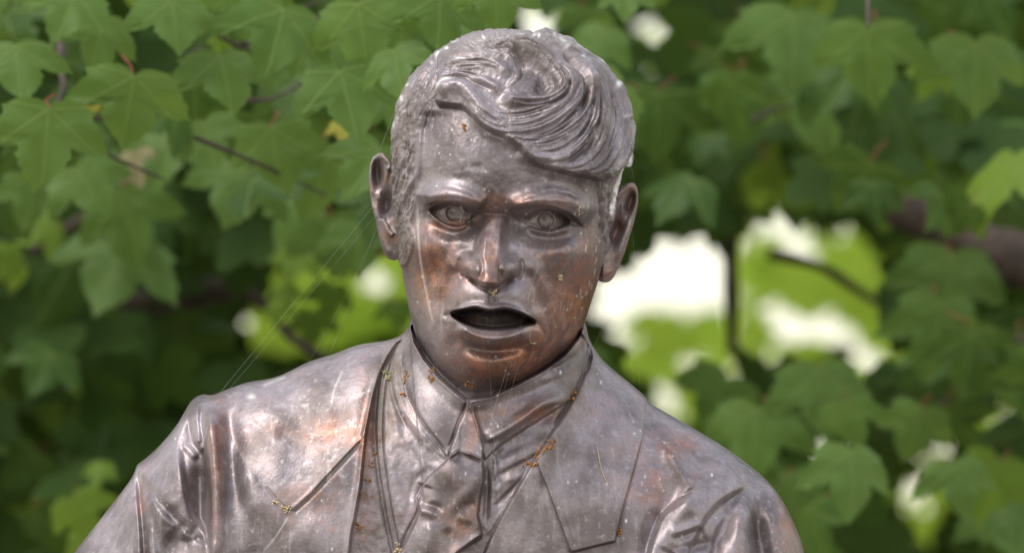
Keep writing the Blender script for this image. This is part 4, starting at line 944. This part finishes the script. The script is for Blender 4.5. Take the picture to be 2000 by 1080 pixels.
def thin(sz0, sz1, dmin, dmax, parent, seed, x0, x1, cover=.9, polys=None, mat=None):
    r_ = random.Random(seed); H_ = np.array(half)[::2]; lf = H_[1:-1][::-1]*[-1, 1]; O = np.vstack([H_, lf]); m = len(O); base = np.vstack([[0, -.3], O])
    Vs, Fs, c = [], [], 0
    for P_ in (polys or THIN):
        xs = [p[0] for p in P_]; ys = [p[1] for p in P_]
        if not (x0 <= sum(xs)/len(xs) < x1): continue
        M_ = blur(raster([P_]).astype(float), 9) > .04; y = min(ys)-40
        while y < max(ys)+90:
            x = min(xs)-60
            while x < max(xs)+60:
                X_, Y_ = x+r_.uniform(-.3, .3)*sz0, y+r_.uniform(-.3, .3)*sz0; sz = r_.uniform(sz0, sz1); ro_ = r_.gauss(0, 35)
                i_, j_ = int((Y_+200-10)/4), int((X_+200)/4)
                if 0 <= i_ < M_.shape[0] and 0 <= j_ < M_.shape[1] and M_[i_, j_]:
                    for q in range(4):
                        if not hits(MG, X_, Y_, sz, ro_): break
                        sz *= .72; Y_ += sz*.1
                    else: sz = 0
                    if sz:
                        d = DIST+r_.uniform(dmin, dmax); s_ = sz*S
                        b3 = np.stack([base[:, 0], -.12*(base[:, 0]**2+base[:, 1]**2), base[:, 1]], -1)*s_*d/DIST
                        R_ = np.array(Matrix.Rotation(math.radians(ro_), 3, 'Y') @ Matrix.Rotation(r_.uniform(-.3, .3), 3, 'Z') @ Matrix.Rotation(r_.uniform(-.3, .2), 3, 'X'))
                        Vs.append(b3@R_.T+np.array(place(X_, Y_, d)-parent.location)); k_ = c*(m+1)
                        Fs += [(k_, k_+1+i, k_+1+(i+1) % m) for i in range(m)]; c += 1
                x += sz0*cover*1.25
            y += sz0*cover*.8
    o = link('foliage', np_mesh('foliage', np.vstack(Vs), np.array(Fs), False), parent, [mat or LEAF_LIT]); o['kind'] = 'stuff'
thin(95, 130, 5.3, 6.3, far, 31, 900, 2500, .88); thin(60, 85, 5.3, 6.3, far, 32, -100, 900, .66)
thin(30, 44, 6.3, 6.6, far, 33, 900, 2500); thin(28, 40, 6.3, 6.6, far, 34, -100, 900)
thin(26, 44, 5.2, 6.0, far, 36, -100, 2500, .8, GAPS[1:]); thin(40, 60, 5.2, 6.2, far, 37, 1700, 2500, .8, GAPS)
# canopy overhead, out of view, added to shade the background foliage
foliage(2200, 1.6, 5.5, (-1800, -2400, 900, -260), False, 90, 140, tl, 8)
foliage(500, 1.8, 5.0, (1750, -2000, 3000, -260), False, 90, 140, tr, 9)
foliage(1700, 1.4, 4.6, (-2600, -500, -250, 1500), False, 85, 140, tl, 41)
foliage(1500, 1.6, 4.6, (2250, -500, 4200, 1500), False, 85, 140, tr, 42)
# branches
branch([(-900, 700, 9.2), (-300, 690, 9.1), (0, 650, 9.0), (120, 610, 9.0), (260, 590, 8.95), (380, 572, 8.9), (480, 560, 8.85)], .045, .012, tl)
branch([(480, 560, 8.85), (530, 610, 8.8), (570, 660, 8.75), (640, 700, 8.7)], .007, .004, tl)
branch([(-300, 540, 8.8), (0, 525, 8.8), (90, 520, 8.8), (180, 525, 8.8)], .012, .006, tl)
branch([(60, 490, 8.6), (120, 455, 8.6), (180, 410, 8.6)], .007, .004, tl)
branch([(640, 520, 8.7), (700, 500, 8.7), (780, 470, 8.7)], .014, .008, tl)
branch([(120, 60, 7.75), (118, 130, 7.72), (125, 170, 7.7), (108, 215, 7.6)], .0045, .002, tl)
branch([(-300, -100, 8.3), (60, -60, 8.1), (400, -40, 7.9), (700, -40, 7.75), (1000, -60, 7.6)], .014, .005, tl)
branch([(2900, 700, 9.3), (2300, 590, 8.9), (2000, 510, 8.6), (1880, 460, 8.6), (1740, 400, 8.6)], .05, .018, tr)
branch([(1740, 400, 8.6), (1700, 350, 8.6), (1640, 300, 8.65)], .016, .008, tr)
branch([(1425, 420, 9.4), (1428, 560, 9.4), (1430, 690, 9.4)], .010, .006, tr)
branch([(1500, 495, 9.2), (1600, 520, 9.2), (1680, 570, 9.2), (1760, 620, 9.2)], .006, .004, tr)
branch([(1696, -30, 7.7), (1695, 20, 7.66), (1695, 55, 7.62)], .0018, .0012, tr)
branch([(2300, -160, 8.5), (1900, -60, 8.1), (1600, -50, 7.9), (1300, -40, 7.9)], .016, .006, tr)

rt = random.Random(21)
for q in range(18):     # twigs that carry the leaves
    left = q < 13; x = rt.uniform(20, 780) if left else rt.uniform(1260, 1990); y = rt.uniform(-20, 330) if left else rt.uniform(-20, 900)
    d = DIST+(rt.uniform(.6, 1.1) if left else rt.uniform(1.1, 1.8)); a = rt.uniform(-.5, .5); ln = rt.uniform(120, 300); c = rt.uniform(-30, 30)
    if hits(MG, x, y, 60, 0): continue
    branch([(x, y, d), (x+math.cos(a)*ln*.5, y+math.sin(a)*ln*.5+c, d+.05), (x+math.cos(a)*ln, y+math.sin(a)*ln+c*.4, d+.12)], rt.uniform(.0016, .0032), .001, tl if left else tr, 'twig')
